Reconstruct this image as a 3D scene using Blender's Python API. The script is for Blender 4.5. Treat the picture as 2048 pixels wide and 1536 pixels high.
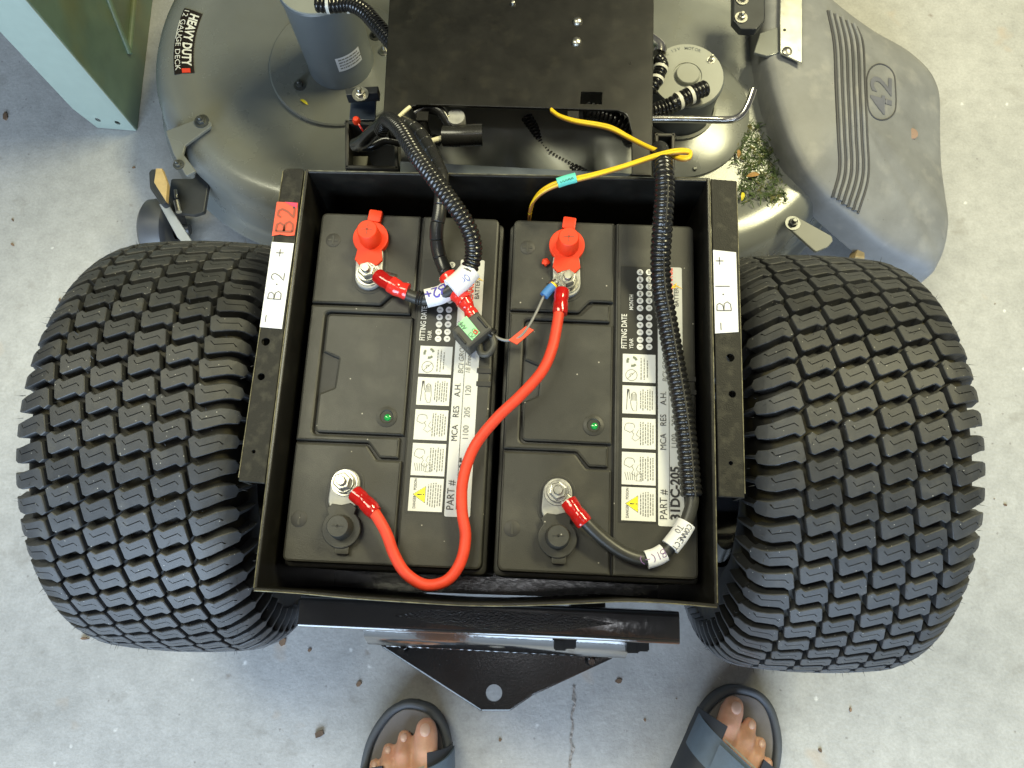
import bpy, bmesh, math, random
from mathutils import Vector, Matrix
from mathutils.bvhtree import BVHTree
random.seed(7)
for o in list(bpy.data.objects):
    bpy.data.objects.remove(o)
SC = bpy.context.scene
COL = SC.collection
# ------------------------------------------------------------------ camera
CAM_LOC = Vector((0.0267, -0.1749, 1.1072))
CAM_ROT = Matrix(((0.99947575, -0.02697944, 0.01789772),
                  (0.03059442, 0.96789752, -0.24947618),
                  (-0.01059243, 0.24989296, 0.96821553)))
FPX = 1550.0
cd = bpy.data.cameras.new('camera')
cd.sensor_fit = 'HORIZONTAL'; cd.sensor_width = 36.0
cd.lens = FPX / 2048 * 36; cd.clip_start = 0.01; cd.clip_end = 100
cam = bpy.data.objects.new('camera', cd)
cam.matrix_world = Matrix.Translation(CAM_LOC) @ CAM_ROT.to_4x4()
COL.objects.link(cam); SC.camera = cam
# ------------------------------------------------------------------ world and lamps
W = bpy.data.worlds.new('World'); SC.world = W; W.use_nodes = True
bg = W.node_tree.nodes['Background']
bg.inputs[0].default_value = (0.97, 0.97, 0.95, 1); bg.inputs[1].default_value = 0.115
def area(name, loc, target, sx, sy, power, col):
    l = bpy.data.lights.new(name, 'AREA'); l.shape = 'RECTANGLE'; l.size = sx; l.size_y = sy
    l.energy = power; l.color = col
    o = bpy.data.objects.new(name, l); COL.objects.link(o); o.location = loc
    o.rotation_euler = (Vector(target) - Vector(loc)).to_track_quat('-Z', 'Y').to_euler()
    return o
area('garage_door_daylight', (-0.4, -3.2, 1.35), (0, 0.2, 0.6), 3.8, 2.4, 365, (0.62, 0.79, 1.0))
area('ceiling_lamp', (1.35, 1.20, 2.40), (0.6, 0.5, 0), 1.3, 0.30, 84, (1.0, 0.93, 0.56))
area('middle_ceiling_lamp', (-1.05, 0.62, 2.45), (-0.1, 0.3, 0), 0.55, 1.5, 44, (1.0, 0.97, 0.72))
area('added_glint_lamp', (0.09, -0.29, 2.45), (0.09, -0.28, 0), 0.5, 0.12, 1.6, (0.95, 0.97, 1.0))  # weak unseen lamp added for a glint on the bumper beam
SC.view_settings.view_transform = 'Standard'; SC.view_settings.look = 'None'
SC.view_settings.gamma = 1; SC.view_settings.exposure = 0.0
SC.view_settings.use_curve_mapping = False
try:
    SC.cycles.use_denoising = True
except Exception:
    pass
# ------------------------------------------------------------------ helpers
def at(px, py, z):
    """point of the place seen at photo pixel (px, py) at height z"""
    d = CAM_ROT @ Vector(((px - 1024) / FPX, -(py - 768) / FPX, -1.0))
    return CAM_LOC + d * ((z - CAM_LOC.z) / d.z)
def atv(p, z):
    return [at(x, y, z) for x, y in p]
MATS = {}
def mat(name, col, rough=0.5, metal=0.0, var=0.12, vscale=30.0, bump=0.0, bscale=200.0,
        speck=0.0, speckcol=(0.5, 0.48, 0.42), speckscale=350.0, coat=0.0, spec=0.5, rvar=0.1, sss=0.0,
        stain=None, orand=0.0):
    if name in MATS:
        return MATS[name]
    m = bpy.data.materials.new(name); m.use_nodes = True
    nt = m.node_tree; N = nt.nodes; L = nt.links
    b = N['Principled BSDF']
    b.inputs['Metallic'].default_value = metal
    b.inputs['Specular IOR Level'].default_value = spec
    if coat:
        b.inputs['Coat Weight'].default_value = coat; b.inputs['Coat Roughness'].default_value = 0.12
    if sss:
        b.inputs['Subsurface Weight'].default_value = sss
        b.inputs['Subsurface Radius'].default_value = (0.01, 0.004, 0.002)
    g = N.new('ShaderNodeNewGeometry')
    n1 = N.new('ShaderNodeTexNoise'); n1.inputs['Scale'].default_value = vscale
    n1.inputs['Detail'].default_value = 6; n1.inputs['Roughness'].default_value = 0.6
    L.new(g.outputs['Position'], n1.inputs['Vector'])
    r = N.new('ShaderNodeValToRGB')
    r.color_ramp.elements[0].position = 0.3; r.color_ramp.elements[1].position = 0.72
    r.color_ramp.elements[0].color = (*[max(0, c * (1 - var)) for c in col], 1)
    r.color_ramp.elements[1].color = (*[min(1, c * (1 + var)) for c in col], 1)
    L.new(n1.outputs['Fac'], r.inputs['Fac'])
    out = r.outputs['Color']
    if stain:
        scol, sscale, lo, hi, amt = stain
        n3 = N.new('ShaderNodeTexNoise'); n3.inputs['Scale'].default_value = sscale; n3.inputs['Detail'].default_value = 5
        L.new(g.outputs['Position'], n3.inputs['Vector'])
        mr = N.new('ShaderNodeMapRange'); mr.inputs[1].default_value = lo; mr.inputs[2].default_value = hi
        mr.inputs[4].default_value = amt
        L.new(n3.outputs['Fac'], mr.inputs[0])
        mx = N.new('ShaderNodeMix'); mx.data_type = 'RGBA'
        L.new(mr.outputs[0], mx.inputs['Factor']); L.new(out, mx.inputs[6]); mx.inputs[7].default_value = (*scol, 1)
        out = mx.outputs[2]
    if speck:
        v = N.new('ShaderNodeTexVoronoi'); v.inputs['Scale'].default_value = speckscale
        L.new(g.outputs['Position'], v.inputs['Vector'])
        mr = N.new('ShaderNodeMapRange'); mr.inputs[1].default_value = 0.13; mr.inputs[2].default_value = 0.06
        mr.inputs[3].default_value = 0.0; mr.inputs[4].default_value = 1.0
        L.new(v.outputs['Distance'], mr.inputs[0])
        sel = N.new('ShaderNodeMath'); sel.operation = 'GREATER_THAN'; sel.inputs[1].default_value = 1 - speck
        sp = N.new('ShaderNodeSeparateColor'); L.new(v.outputs['Color'], sp.inputs[0]); L.new(sp.outputs[0], sel.inputs[0])
        mul = N.new('ShaderNodeMath'); mul.operation = 'MULTIPLY'
        L.new(mr.outputs[0], mul.inputs[0]); L.new(sel.outputs[0], mul.inputs[1])
        mx = N.new('ShaderNodeMix'); mx.data_type = 'RGBA'
        L.new(mul.outputs[0], mx.inputs['Factor']); L.new(out, mx.inputs[6]); mx.inputs[7].default_value = (*speckcol, 1)
        out = mx.outputs[2]
    if orand:
        oi = N.new('ShaderNodeObjectInfo'); rm = N.new('ShaderNodeMapRange'); rm.inputs[3].default_value = 1 - orand; rm.inputs[4].default_value = 1 + orand
        L.new(oi.outputs['Random'], rm.inputs[0]); mx = N.new('ShaderNodeMix'); mx.data_type = 'RGBA'; mx.blend_type = 'MULTIPLY'; mx.inputs['Factor'].default_value = 1
        cb = N.new('ShaderNodeCombineColor')
        for k in range(3): L.new(rm.outputs[0], cb.inputs[k])
        L.new(out, mx.inputs[6]); L.new(cb.outputs[0], mx.inputs[7]); out = mx.outputs[2]
    L.new(out, b.inputs['Base Color'])
    mr = N.new('ShaderNodeMapRange')
    mr.inputs[3].default_value = max(0.02, rough - rvar); mr.inputs[4].default_value = min(1, rough + rvar)
    L.new(n1.outputs['Fac'], mr.inputs[0]); L.new(mr.outputs[0], b.inputs['Roughness'])
    if bump:
        n2 = N.new('ShaderNodeTexNoise'); n2.inputs['Scale'].default_value = bscale; n2.inputs['Detail'].default_value = 3
        L.new(g.outputs['Position'], n2.inputs['Vector'])
        bp = N.new('ShaderNodeBump'); bp.inputs['Strength'].default_value = bump; bp.inputs['Distance'].default_value = 0.002
        L.new(n2.outputs['Fac'], bp.inputs['Height']); L.new(bp.outputs['Normal'], b.inputs['Normal'])
    MATS[name] = m
    return m
def mesh_obj(name, verts, faces, m, parent=None, smooth=35, loc=None, rot=None):
    me = bpy.data.meshes.new(name); me.from_pydata([tuple(v) for v in verts], [], faces); me.validate(); me.update()
    return obj_from(name, me, m, parent, smooth, loc, rot)
def obj_from(name, me, m, parent=None, smooth=35, loc=None, rot=None, flatz=False):
    if m is not None:
        me.materials.clear(); me.materials.append(m)
    if smooth and len(me.polygons):
        me.polygons.foreach_set('use_smooth', [True] * len(me.polygons))
        try:
            me.set_sharp_from_angle(angle=math.radians(smooth))
        except Exception:
            pass
        if flatz:
            for pl_ in me.polygons:
                if abs(pl_.normal.z) > 0.97: pl_.use_smooth = False
    o = bpy.data.objects.new(name, me); COL.objects.link(o)
    if loc is not None: o.location = loc
    if rot is not None: o.rotation_euler = rot
    if parent is not None: o.parent = parent
    return o
def bm_obj(name, bm, m, parent=None, smooth=35, loc=None, rot=None, recalc=True, flatz=False):
    if recalc: bmesh.ops.recalc_face_normals(bm, faces=bm.faces)
    me = bpy.data.meshes.new(name); bm.to_mesh(me); bm.free()
    return obj_from(name, me, m, parent, smooth, loc, rot, flatz)
def empty(name, label, cat, loc=(0, 0, 0), rotz=0, group=None):
    o = bpy.data.objects.new(name, None); COL.objects.link(o); o.location = loc; o.rotation_euler = (0, 0, rotz)
    o.empty_display_size = 0.05
    tag(o, label, cat, group); return o
def tag(o, label, cat, group=None):
    o['label'] = label; o['category'] = cat
    if group: o['group'] = group
    return o
def copy_tree(o, parent=None):
    c = o.copy(); COL.objects.link(c)
    if parent is not None: c.parent = parent
    for ch in list(o.children): copy_tree(ch, c)
    return c
def sgn_area(p):
    return 0.5 * sum(p[i][0] * p[(i + 1) % len(p)][1] - p[(i + 1) % len(p)][0] * p[i][1] for i in range(len(p)))
def rounded(poly, r, n=5):
    """fillet the corners of a 2-D polygon; r one radius or a list"""
    P = [Vector((p[0], p[1])) for p in poly]; out = []
    for i, p in enumerate(P):
        rr = r[i] if isinstance(r, (list, tuple)) else r
        a, b = P[i - 1] - p, P[(i + 1) % len(P)] - p
        la, lb = a.length, b.length
        if rr <= 0 or la < 1e-7 or lb < 1e-7: out.append(p); continue
        a /= la; b /= lb; c = max(-1, min(1, a.dot(b))); ang = math.acos(c)
        if ang > 3.05 or ang < 0.05: out.append(p); continue
        t = min(rr / math.tan(ang / 2), la * 0.48, lb * 0.48)
        for k in range(n + 1):
            u = k / n
            q = (p + a * t) * (1 - u) ** 2 + p * 2 * u * (1 - u) + (p + b * t) * u * u
            out.append(q)
    return out
def offset_poly(poly, d):
    """positive d grows a counter-clockwise polygon"""
    P = [Vector((p[0], p[1])) for p in poly]; n = len(P); out = []
    for i in range(n):
        e1 = P[i] - P[i - 1]; e2 = P[(i + 1) % n] - P[i]
        if e1.length < 1e-9: e1 = e2
        if e2.length < 1e-9: e2 = e1
        n1 = Vector((e1.y, -e1.x)).normalized(); n2 = Vector((e2.y, -e2.x)).normalized()
        b = n1 + n2
        if b.length < 1e-6: out.append(P[i] + n1 * d); continue
        b.normalize(); k = max(0.35, b.dot(n1))
        out.append(P[i] + b * (d / k))
    return out
def circle2(cx, cy, r, n=20, ry=None):
    return [Vector((cx + r * math.cos(2 * math.pi * i / n), cy + (ry or r) * math.sin(2 * math.pi * i / n))) for i in range(n)]
def prism_bm(bm, poly, z0, z1, bevel=0.0, holes=(), zf=None, draft=0.0, bottom=True):
    """extruded polygon with a bevelled top edge and through holes; zf(x, y) adds height"""
    poly = [Vector((p[0], p[1])) for p in poly]
    if sgn_area(poly) < 0: poly = poly[::-1]
    f = zf or (lambda x, y: 0.0)
    def ring(pp, z): return [bm.verts.new((p.x, p.y, z + f(p.x, p.y))) for p in pp]
    def close(vs): return [bm.edges.get((vs[i], vs[(i + 1) % len(vs)])) or bm.edges.new((vs[i], vs[(i + 1) % len(vs)])) for i in range(len(vs))]
    def wall(a, b):
        n = len(a)
        for i in range(n): bm.faces.new((a[i], a[(i + 1) % n], b[(i + 1) % n], b[i]))
    top_edges = []; bot_edges = []
    if bevel:
        t = ring(offset_poly(poly, -bevel), z1)
        md = ring(offset_poly(poly, -bevel * 0.3), z1 - bevel * 0.3)
        m_ = ring(poly, z1 - bevel)
        wall(t, md); wall(md, m_)
    else:
        t = ring(poly, z1); m_ = t
    lo = ring(offset_poly(poly, draft) if draft else poly, z0)
    wall(m_, lo); top_edges += close(t); bot_edges += close(lo)
    for h in holes:
        h = [Vector((p[0], p[1])) for p in h]
        a = ring(h, z1); b = ring(h, z0); wall(b, a)
        top_edges += close(a); bot_edges += close(b)
    bmesh.ops.triangle_fill(bm, use_beauty=True, use_dissolve=False, edges=top_edges)
    if bottom: bmesh.ops.triangle_fill(bm, use_beauty=True, use_dissolve=False, edges=bot_edges)
def prism(name, poly, z0, z1, m, parent=None, bevel=0.0, holes=(), smooth=35, zf=None, draft=0.0):
    bm = bmesh.new(); prism_bm(bm, poly, z0, z1, bevel, holes, zf, draft)
    return bm_obj(name, bm, m, parent, smooth, flatz=True)
def box_bm(bm, lo, hi):
    x0, y0, z0 = lo; x1, y1, z1 = hi
    v = [bm.verts.new(p) for p in ((x0, y0, z0), (x1, y0, z0), (x1, y1, z0), (x0, y1, z0), (x0, y0, z1), (x1, y0, z1), (x1, y1, z1), (x0, y1, z1))]
    for f in ((0, 3, 2, 1), (4, 5, 6, 7), (0, 1, 5, 4), (1, 2, 6, 5), (2, 3, 7, 6), (3, 0, 4, 7)): bm.faces.new([v[i] for i in f])
def catmull(pts, ds):
    P = [Vector(p) for p in pts]; P = [P[0] * 2 - P[1]] + P + [P[-1] * 2 - P[-2]]
    dense = []
    for i in range(1, len(P) - 2):
        p0, p1, p2, p3 = P[i - 1:i + 3]
        for k in range(24):
            t = k / 24
            dense.append(0.5 * (2 * p1 + (p2 - p0) * t + (2 * p0 - 5 * p1 + 4 * p2 - p3) * t * t + (3 * p1 - p0 - 3 * p2 + p3) * t ** 3))
    dense.append(P[-2]); out = [dense[0]]; acc = 0
    for a, b in zip(dense, dense[1:]):
        l = (b - a).length
        while acc + l >= ds and l > 1e-12:
            u = (ds - acc) / l; a = a.lerp(b, u); out.append(a.copy()); l = (b - a).length; acc = 0
        acc += l
    if (out[-1] - dense[-1]).length > ds * 0.3: out.append(dense[-1])
    return out
def sweep_bm(bm, path, radf, seg=14, caps=True, flat=1.0):
    """tube along path; radf(s) radius at arc length s; flat squashes it vertically"""
    rings = []; s = 0; up = Vector((0, 0, 1))
    for i, p in enumerate(path):
        a = path[max(0, i - 1)]; b = path[min(len(path) - 1, i + 1)]
        if i: s += (p - path[i - 1]).length
        t = (b - a).normalized()
        side = t.cross(up)
        if side.length < 0.15: side = t.cross(Vector((0, 1, 0)))
        side.normalize(); nu = side.cross(t).normalized(); r = radf(s)
        rings.append([bm.verts.new(p + side * (r * math.cos(2 * math.pi * k / seg)) + nu * (r * flat * math.sin(2 * math.pi * k / seg))) for k in range(seg)])
    for a, b in zip(rings, rings[1:]):
        for k in range(seg): bm.faces.new((a[k], a[(k + 1) % seg], b[(k + 1) % seg], b[k]))
    if caps:
        bm.faces.new(rings[0][::-1]); bm.faces.new(rings[-1])
def tube(name, pts, r, m, parent=None, seg=14, ds=None, smooth=60, flat=1.0, caps=True):
    path = catmull(pts, ds or max(0.002, r * 0.6)) if len(pts) > 2 else [Vector(pts[0]).lerp(Vector(pts[1]), k / 4) for k in range(5)]
    bm = bmesh.new(); sweep_bm(bm, path, (lambda s: r) if not callable(r) else r, seg, caps, flat)
    return bm_obj(name, bm, m, parent, smooth)
def corrugated(name, pts, r, pitch, depth, m, parent=None, seg=18, groove=0.35):
    path = catmull(pts, pitch / 6)
    def radf(s):
        u = (s / pitch) % 1.0
        c = 0.5 - 0.5 * math.cos(2 * math.pi * u)
        return r - depth * (1 - min(1, c / (1 - groove)) ** 0.6)
    bm = bmesh.new(); sweep_bm(bm, path, radf, seg)
    return bm_obj(name, bm, m, parent, 60)
def lathe_bm(bm, prof, n=32, axis='Z', org=(0, 0, 0), closed=False):
    """prof: (radius, height) pairs turned about an axis through org"""
    rings = []; org = Vector(org)
    for r, h in prof:
        if r < 1e-6:
            v = {'Z': (0, 0, h), 'X': (h, 0, 0), 'Y': (0, h, 0)}[axis]
            rings.append([bm.verts.new(org + Vector(v))]); continue
        ring = []
        for k in range(n):
            a = 2 * math.pi * k / n; c, s = r * math.cos(a), r * math.sin(a)
            ring.append(bm.verts.new(org + Vector({'Z': (c, s, h), 'X': (h, c, s), 'Y': (s, h, c)}[axis])))
        rings.append(ring)
    pairs = list(zip(rings, rings[1:])) + ([(rings[-1], rings[0])] if closed else [])
    for a, b in pairs:
        for k in range(n):
            if len(a) == 1 and len(b) == 1: continue
            if len(a) == 1: bm.faces.new((a[0], b[k], b[(k + 1) % n]))
            elif len(b) == 1: bm.faces.new((a[k], a[(k + 1) % n], b[0]))
            else: bm.faces.new((a[k], a[(k + 1) % n], b[(k + 1) % n], b[k]))
def lathe(name, prof, m, parent=None, n=32, axis='Z', org=(0, 0, 0), smooth=35, closed=False):
    bm = bmesh.new(); lathe_bm(bm, prof, n, axis, org, closed)
    return bm_obj(name, bm, m, parent, smooth)
def hexnut(name, c, r, h, m, parent=None, rot=0.2):
    P = [Vector((c[0] + r * math.cos(rot + i * math.pi / 3), c[1] + r * math.sin(rot + i * math.pi / 3))) for i in range(6)]
    return prism(name, P, c[2], c[2] + h, m, parent, bevel=r * 0.12, smooth=20)
def bolt(name, c, m, parent, r=0.0055, washer=True, rot=0.3):
    bm = bmesh.new()
    if washer: lathe_bm(bm, [(0, 0), (r * 1.7, 0), (r * 1.7, 0.0015), (0, 0.0015)], 20, 'Z', c)
    P = [Vector((c[0] + r * math.cos(rot + i * math.pi / 3), c[1] + r * math.sin(rot + i * math.pi / 3))) for i in range(6)]
    prism_bm(bm, P, c[2] + 0.001, c[2] + 0.006, r * 0.12)
    lathe_bm(bm, [(r * 0.55, 0.005), (r * 0.55, 0.010), (r * 0.4, 0.011), (0, 0.011)], 14, 'Z', c)
    return bm_obj(name, bm, m, parent, 25)
def text_mesh(body, size, bold=0.0, shear=0.0, width=1.0, align='LEFT'):
    c = bpy.data.curves.new('lettering', 'FONT'); c.body = body; c.size = size; c.offset = bold * size; c.shear = shear
    c.align_x = align; c.resolution_u = 3; c.space_character = 1.0
    o = bpy.data.objects.new('lettering', c)
    me = bpy.data.meshes.new_from_object(o); bpy.data.objects.remove(o); bpy.data.curves.remove(c)
    if width != 1.0:
        for v in me.vertices: v.co.x *= width
    return me
def text(name, body, size, pos, ang, m, parent, bold=0.0, shear=0.0, width=1.0, align='LEFT'):
    """flat lettering lying at pos (parent space), turned by ang"""
    o = obj_from(name, text_mesh(body, size, bold, shear, width, align), m, parent, 0)
    o.location = pos; o.rotation_euler = (0, 0, ang); return o
GLY = {  # hand lettering as strokes in a 1 x 1.4 box
    'B': [[(0, 0), (0, 1.4)], [(0, 1.4), (.6, 1.35), (.75, 1.1), (.55, .8), (0, .72)], [(0, .72), (.7, .65), (.9, .35), (.65, .05), (0, 0)]],
    '2': [[(.05, 1.1), (.25, 1.38), (.65, 1.35), (.8, 1.05), (.55, .55), (.05, .03), (.9, .05)]],
    '1': [[(.4, 0), (.4, 1.4)]], '3': [[(.05, 1.25), (.5, 1.4), (.8, 1.1), (.4, .75), (.85, .4), (.5, 0), (.05, .1)]],
    '0': [[(.45, 0), (.1, .4), (.1, 1.0), (.45, 1.4), (.8, 1.0), (.8, .4), (.45, 0)]],
    '+': [[(.05, .7), (.95, .7)], [(.5, .25), (.5, 1.15)]], '-': [[(.1, .7), (.9, .7)]], '.': [[(.4, .65), (.5, .75), (.52, .65), (.4, .65)]],
    '(': [[(.6, 1.5), (.3, 1.0), (.3, .4), (.6, -.1)]], ')': [[(.3, 1.5), (.6, 1.0), (.6, .4), (.3, -.1)]],
    'C': [[(.85, 1.2), (.5, 1.4), (.1, 1.0), (.1, .4), (.5, 0), (.85, .2)]], 'O': [[(.45, 0), (.1, .4), (.1, 1.0), (.45, 1.4), (.8, 1.0), (.8, .4), (.45, 0)]],
    'N': [[(.05, 0), (.05, 1.4), (.85, 0), (.85, 1.4)]], 'E': [[(.8, 1.4), (.05, 1.4), (.05, 0), (.8, 0)], [(.05, .7), (.6, .7)]],
    'T': [[(0, 1.4), (.95, 1.4)], [(.48, 1.4), (.48, 0)]], 'A': [[(0, 0), (.45, 1.4), (.9, 0)], [(.18, .5), (.72, .5)]],
    'M': [[(0, 0), (.1, 1.4), (.45, .5), (.8, 1.4), (.9, 0)]], 'P': [[(0, 0), (0, 1.4), (.7, 1.35), (.8, 1.0), (.6, .75), (0, .7)]],
    'R': [[(0, 0), (0, 1.4), (.7, 1.35), (.8, 1.0), (.6, .75), (0, .7), (.85, 0)]], 'r': [[(.05, 0), (.05, .9)], [(.05, .6), (.3, .9), (.6, .85)]],
    'F': [[(.8, 1.4), (.05, 1.4), (.05, 0)], [(.05, .7), (.6, .7)]], ' ': [],
}
def hand(name, s, size, width, fn, m, parent, gap=1.2):
    """pen strokes; fn(u, v) maps the writing plane (metres along, metres up) to a point"""
    verts = []; faces = []
    x = 0
    for ch in s:
        for st in GLY[ch]:
            P = [Vector(((x + p[0]) * size, p[1] * size)) for p in st]
            D = []
            for a, b in zip(P, P[1:]):
                n = max(1, int((b - a).length / (size * 0.2)))
                D += [a.lerp(b, k / n) for k in range(n)]
            D.append(P[-1])
            for i, p in enumerate(D):
                a = D[max(0, i - 1)]; b = D[min(len(D) - 1, i + 1)]; t = b - a
                t = t.normalized() if t.length > 1e-9 else Vector((1, 0))
                nn = Vector((-t.y, t.x)) * width / 2
                verts.append(fn(p.x + nn.x, p.y + nn.y)); verts.append(fn(p.x - nn.x, p.y - nn.y))
                if i:
                    k = len(verts); faces.append((k - 4, k - 3, k - 1, k - 2))
        x += gap if ch != '.' else 0.9
    return mesh_obj(name, verts, faces, m, parent, 0)
def plane_fn(o, u, v):
    o = Vector(o); u = Vector(u).normalized(); v = Vector(v).normalized()
    return lambda a, b: o + u * a + v * b
# ------------------------------------------------------------------ materials
M_FLOOR = None
M_BLK = mat('black_powder_coat', (0.011, 0.0105, 0.009), 0.30, var=0.25, vscale=40, bump=0.05, bscale=1400, stain=((0.075, 0.068, 0.048), 60, 0.52, 0.85, 0.22), spec=0.5, rvar=0.06)
M_FLANGE = mat('speckled_black_flange', (0.014, 0.0135, 0.011), 0.5, var=0.3, vscale=60, bump=0.2, bscale=900, stain=((0.085, 0.08, 0.058), 110, 0.50, 0.80, 0.45), spec=0.2, rvar=0.1)
M_GLOSS = mat('black_gloss_paint', (0.010, 0.010, 0.011), 0.12, var=0.2, bump=0.14, bscale=120, spec=0.7, rvar=0.06, coat=1.0)
M_GLINT = mat('bumpy_glint_paint', (0.012, 0.012, 0.013), 0.14, var=0.2, bump=0.5, bscale=650, spec=0.9)
M_SATIN = mat('black_satin_paint', (0.010, 0.010, 0.0105), 0.17, var=0.2, bump=0.04, bscale=400, spec=0.5, rvar=.05, speck=0.1, speckscale=500, speckcol=(.25, .25, .25))
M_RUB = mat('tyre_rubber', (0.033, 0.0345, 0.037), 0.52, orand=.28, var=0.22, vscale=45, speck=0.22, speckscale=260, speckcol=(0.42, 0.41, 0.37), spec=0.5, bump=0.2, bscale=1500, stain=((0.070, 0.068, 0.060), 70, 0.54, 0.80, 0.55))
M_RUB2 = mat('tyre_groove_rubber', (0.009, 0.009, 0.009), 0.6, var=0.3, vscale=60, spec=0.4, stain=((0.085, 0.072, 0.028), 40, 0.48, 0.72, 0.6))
M_DECK = mat('grey_deck_paint', (0.205, 0.215, 0.203), 0.27, metal=0.2, var=0.09, vscale=9, bump=0.05, bscale=600, speck=0.04, speckscale=200, speckcol=(0.35, 0.32, 0.2), stain=((0.19, 0.185, 0.13), 30, 0.55, 0.85, 0.3), spec=0.6)
M_MOTOR = mat('grey_motor_paint', (0.135, 0.152, 0.16), 0.4, var=0.06, vscale=25, spec=0.5)
M_MOTORTOP = mat('motor_lid_paint', (0.33, 0.34, 0.30), 0.42, var=0.06, vscale=25)
M_CHUTE = mat('weathered_grey_plastic', (0.195, 0.20, 0.207), 0.52, var=0.16, vscale=22, bump=0.10, bscale=500, stain=((0.36, 0.35, 0.33), 34, 0.54, 0.80, 0.5), speck=.08, speckscale=120, speckcol=(.12, .12, .12))
M_CHUTE_D = mat('dark_rib_plastic', (0.06, 0.06, 0.065), 0.6, var=0.1)
M_BAT = mat('battery_plastic', (0.038, 0.0375, 0.033), 0.42, var=0.10, vscale=30, bump=0.10, bscale=1300, speck=0.07, speckscale=150, speckcol=(0.4, 0.38, 0.33), stain=((0.085, 0.082, 0.068), 32, 0.5, 0.82, 0.6), spec=0.32, rvar=.14)
M_BATD = mat('battery_groove', (0.010, 0.010, 0.010), 0.5)
M_BATMARK = mat('battery_mark', (0.028, 0.027, 0.025), 0.55)
M_LBLK = mat('label_black', (0.020, 0.020, 0.018), 0.4, var=0.1, spec=0.4)
M_WHITE = mat('label_white', (0.66, 0.66, 0.63), 0.55, var=0.03, spec=0.3)
M_STRIP = mat('label_silver', (0.60, 0.61, 0.60), 0.45, var=0.05, vscale=12, spec=0.35)
M_INK = mat('printed_ink', (0.03, 0.028, 0.03), 0.5, var=0.1)
M_INKG = mat('grey_printed_ink', (0.17, 0.17, 0.155), 0.5, var=0.1)
M_PAPER = mat('white_paper', (0.74, 0.74, 0.76), 0.7, var=0.02)
M_PEN = mat('pencil', (0.07, 0.07, 0.075), 0.6)
M_PURPLE = mat('purple_marker', (0.09, 0.07, 0.42), 0.5, var=0.3, vscale=300)
M_REDTAPE = mat('red_tape', (0.72, 0.07, 0.025), 0.45, var=0.08)
M_PINKTAPE = mat('pink_tape', (0.75, 0.03, 0.10), 0.45)
M_MARK = mat('brown_marker', (0.26, 0.05, 0.02), 0.5)
M_REDCAP = mat('red_cap_plastic', (0.80, 0.048, 0.010), 0.5, var=0.04, spec=0.35)
M_REDCABLE = mat('red_cable', (0.70, 0.050, 0.018), 0.55, var=0.14, vscale=70, bump=0.1, bscale=600)
M_SHRINK = mat('red_heat_shrink', (0.42, 0.008, 0.006), 0.14, var=0.25, vscale=80, bump=0.3, bscale=180, coat=0.6)
M_SHRINK2 = mat('bright_heat_shrink', (0.70, 0.03, 0.02), 0.18, var=0.2, vscale=90, bump=0.3, bscale=160, coat=0.6)
M_ZINC = mat('zinc', (0.50, 0.49, 0.44), 0.34, metal=1.0, var=0.15, vscale=200, rvar=0.1)
M_LEAD = mat('lead', (0.36, 0.36, 0.345), 0.5, metal=0.5, var=0.15, vscale=120)
M_STEEL = mat('steel_rod', (0.68, 0.66, 0.62), 0.2, metal=1.0, var=0.2, vscale=60)
M_GALV = mat('galvanised', (0.62, 0.63, 0.58), 0.3, metal=0.9, var=0.12, vscale=40)
M_HOSE = mat('black_conduit', (0.012, 0.012, 0.012), 0.24, var=0.15, spec=0.6)
M_WRAP = mat('black_wrap', (0.018, 0.018, 0.017), 0.28, var=0.15, spec=0.6)
M_CABLE = mat('black_cable', (0.030, 0.030, 0.027), 0.42, var=0.15)
M_YEL = mat('yellow_wire', (0.80, 0.52, 0.015), 0.4, var=0.05)
M_BROWN = mat('brown_wire', (0.30, 0.13, 0.03), 0.4, var=0.1)
M_GREYW = mat('grey_wire', (0.20, 0.20, 0.20), 0.4)
M_BLUE = mat('blue_crimp', (0.06, 0.20, 0.50), 0.4)
M_GREEN = mat('green_tag', (0.32, 0.72, 0.36), 0.5, var=0.04)
M_TEAL = mat('teal_tag', (0.12, 0.62, 0.50), 0.5, var=0.1)
M_FUSE = mat('fuse_holder_plastic', (0.050, 0.049, 0.042), 0.5, var=0.12, vscale=60)
M_TIE = mat('white_tie', (0.75, 0.74, 0.66), 0.4)
M_CREAM = mat('cream_wire', (0.66, 0.62, 0.42), 0.45)
M_TEALP = mat('teal_cabinet_paint', (0.255, 0.310, 0.268), 0.42, var=0.04, vscale=60, bump=0.06, bscale=900)
M_WOOD = mat('tan_block', (0.50, 0.36, 0.16), 0.6, var=0.15, vscale=120)
M_DARKST = mat('dark_bracket_steel', (0.035, 0.038, 0.042), 0.4, var=0.2, metal=0.2)
M_EYE = mat('green_bead', (0.01, 0.30, 0.06), 0.1, var=0.3, vscale=300, coat=0.8)
M_HAZ = mat('hazard_yellow', (0.88, 0.80, 0.02), 0.4, var=0.02)
M_LOGO = mat('logo_red', (0.75, 0.06, 0.03), 0.4)
M_LOGOY = mat('logo_yellow', (0.90, 0.58, 0.02), 0.4)
M_SKIN = mat('skin', (0.66, 0.37, 0.25), 0.5, var=0.18, vscale=45, stain=((.70, .33, .26), 30, .5, .8, .7), sss=0.25, bump=0.1, bscale=400)
M_NAIL = mat('toenail', (0.72, 0.48, 0.40), 0.3, var=0.05)
M_SOLE = mat('sandal_sole', (0.085, 0.095, 0.11), 0.6, var=0.1)
M_BED = mat('sandal_footbed', (0.20, 0.185, 0.185), 0.65, var=0.1, vscale=60)
M_STRAP = mat('sandal_strap', (0.10, 0.14, 0.19), 0.55, var=0.1, vscale=80, bump=0.15, bscale=1200)
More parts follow.
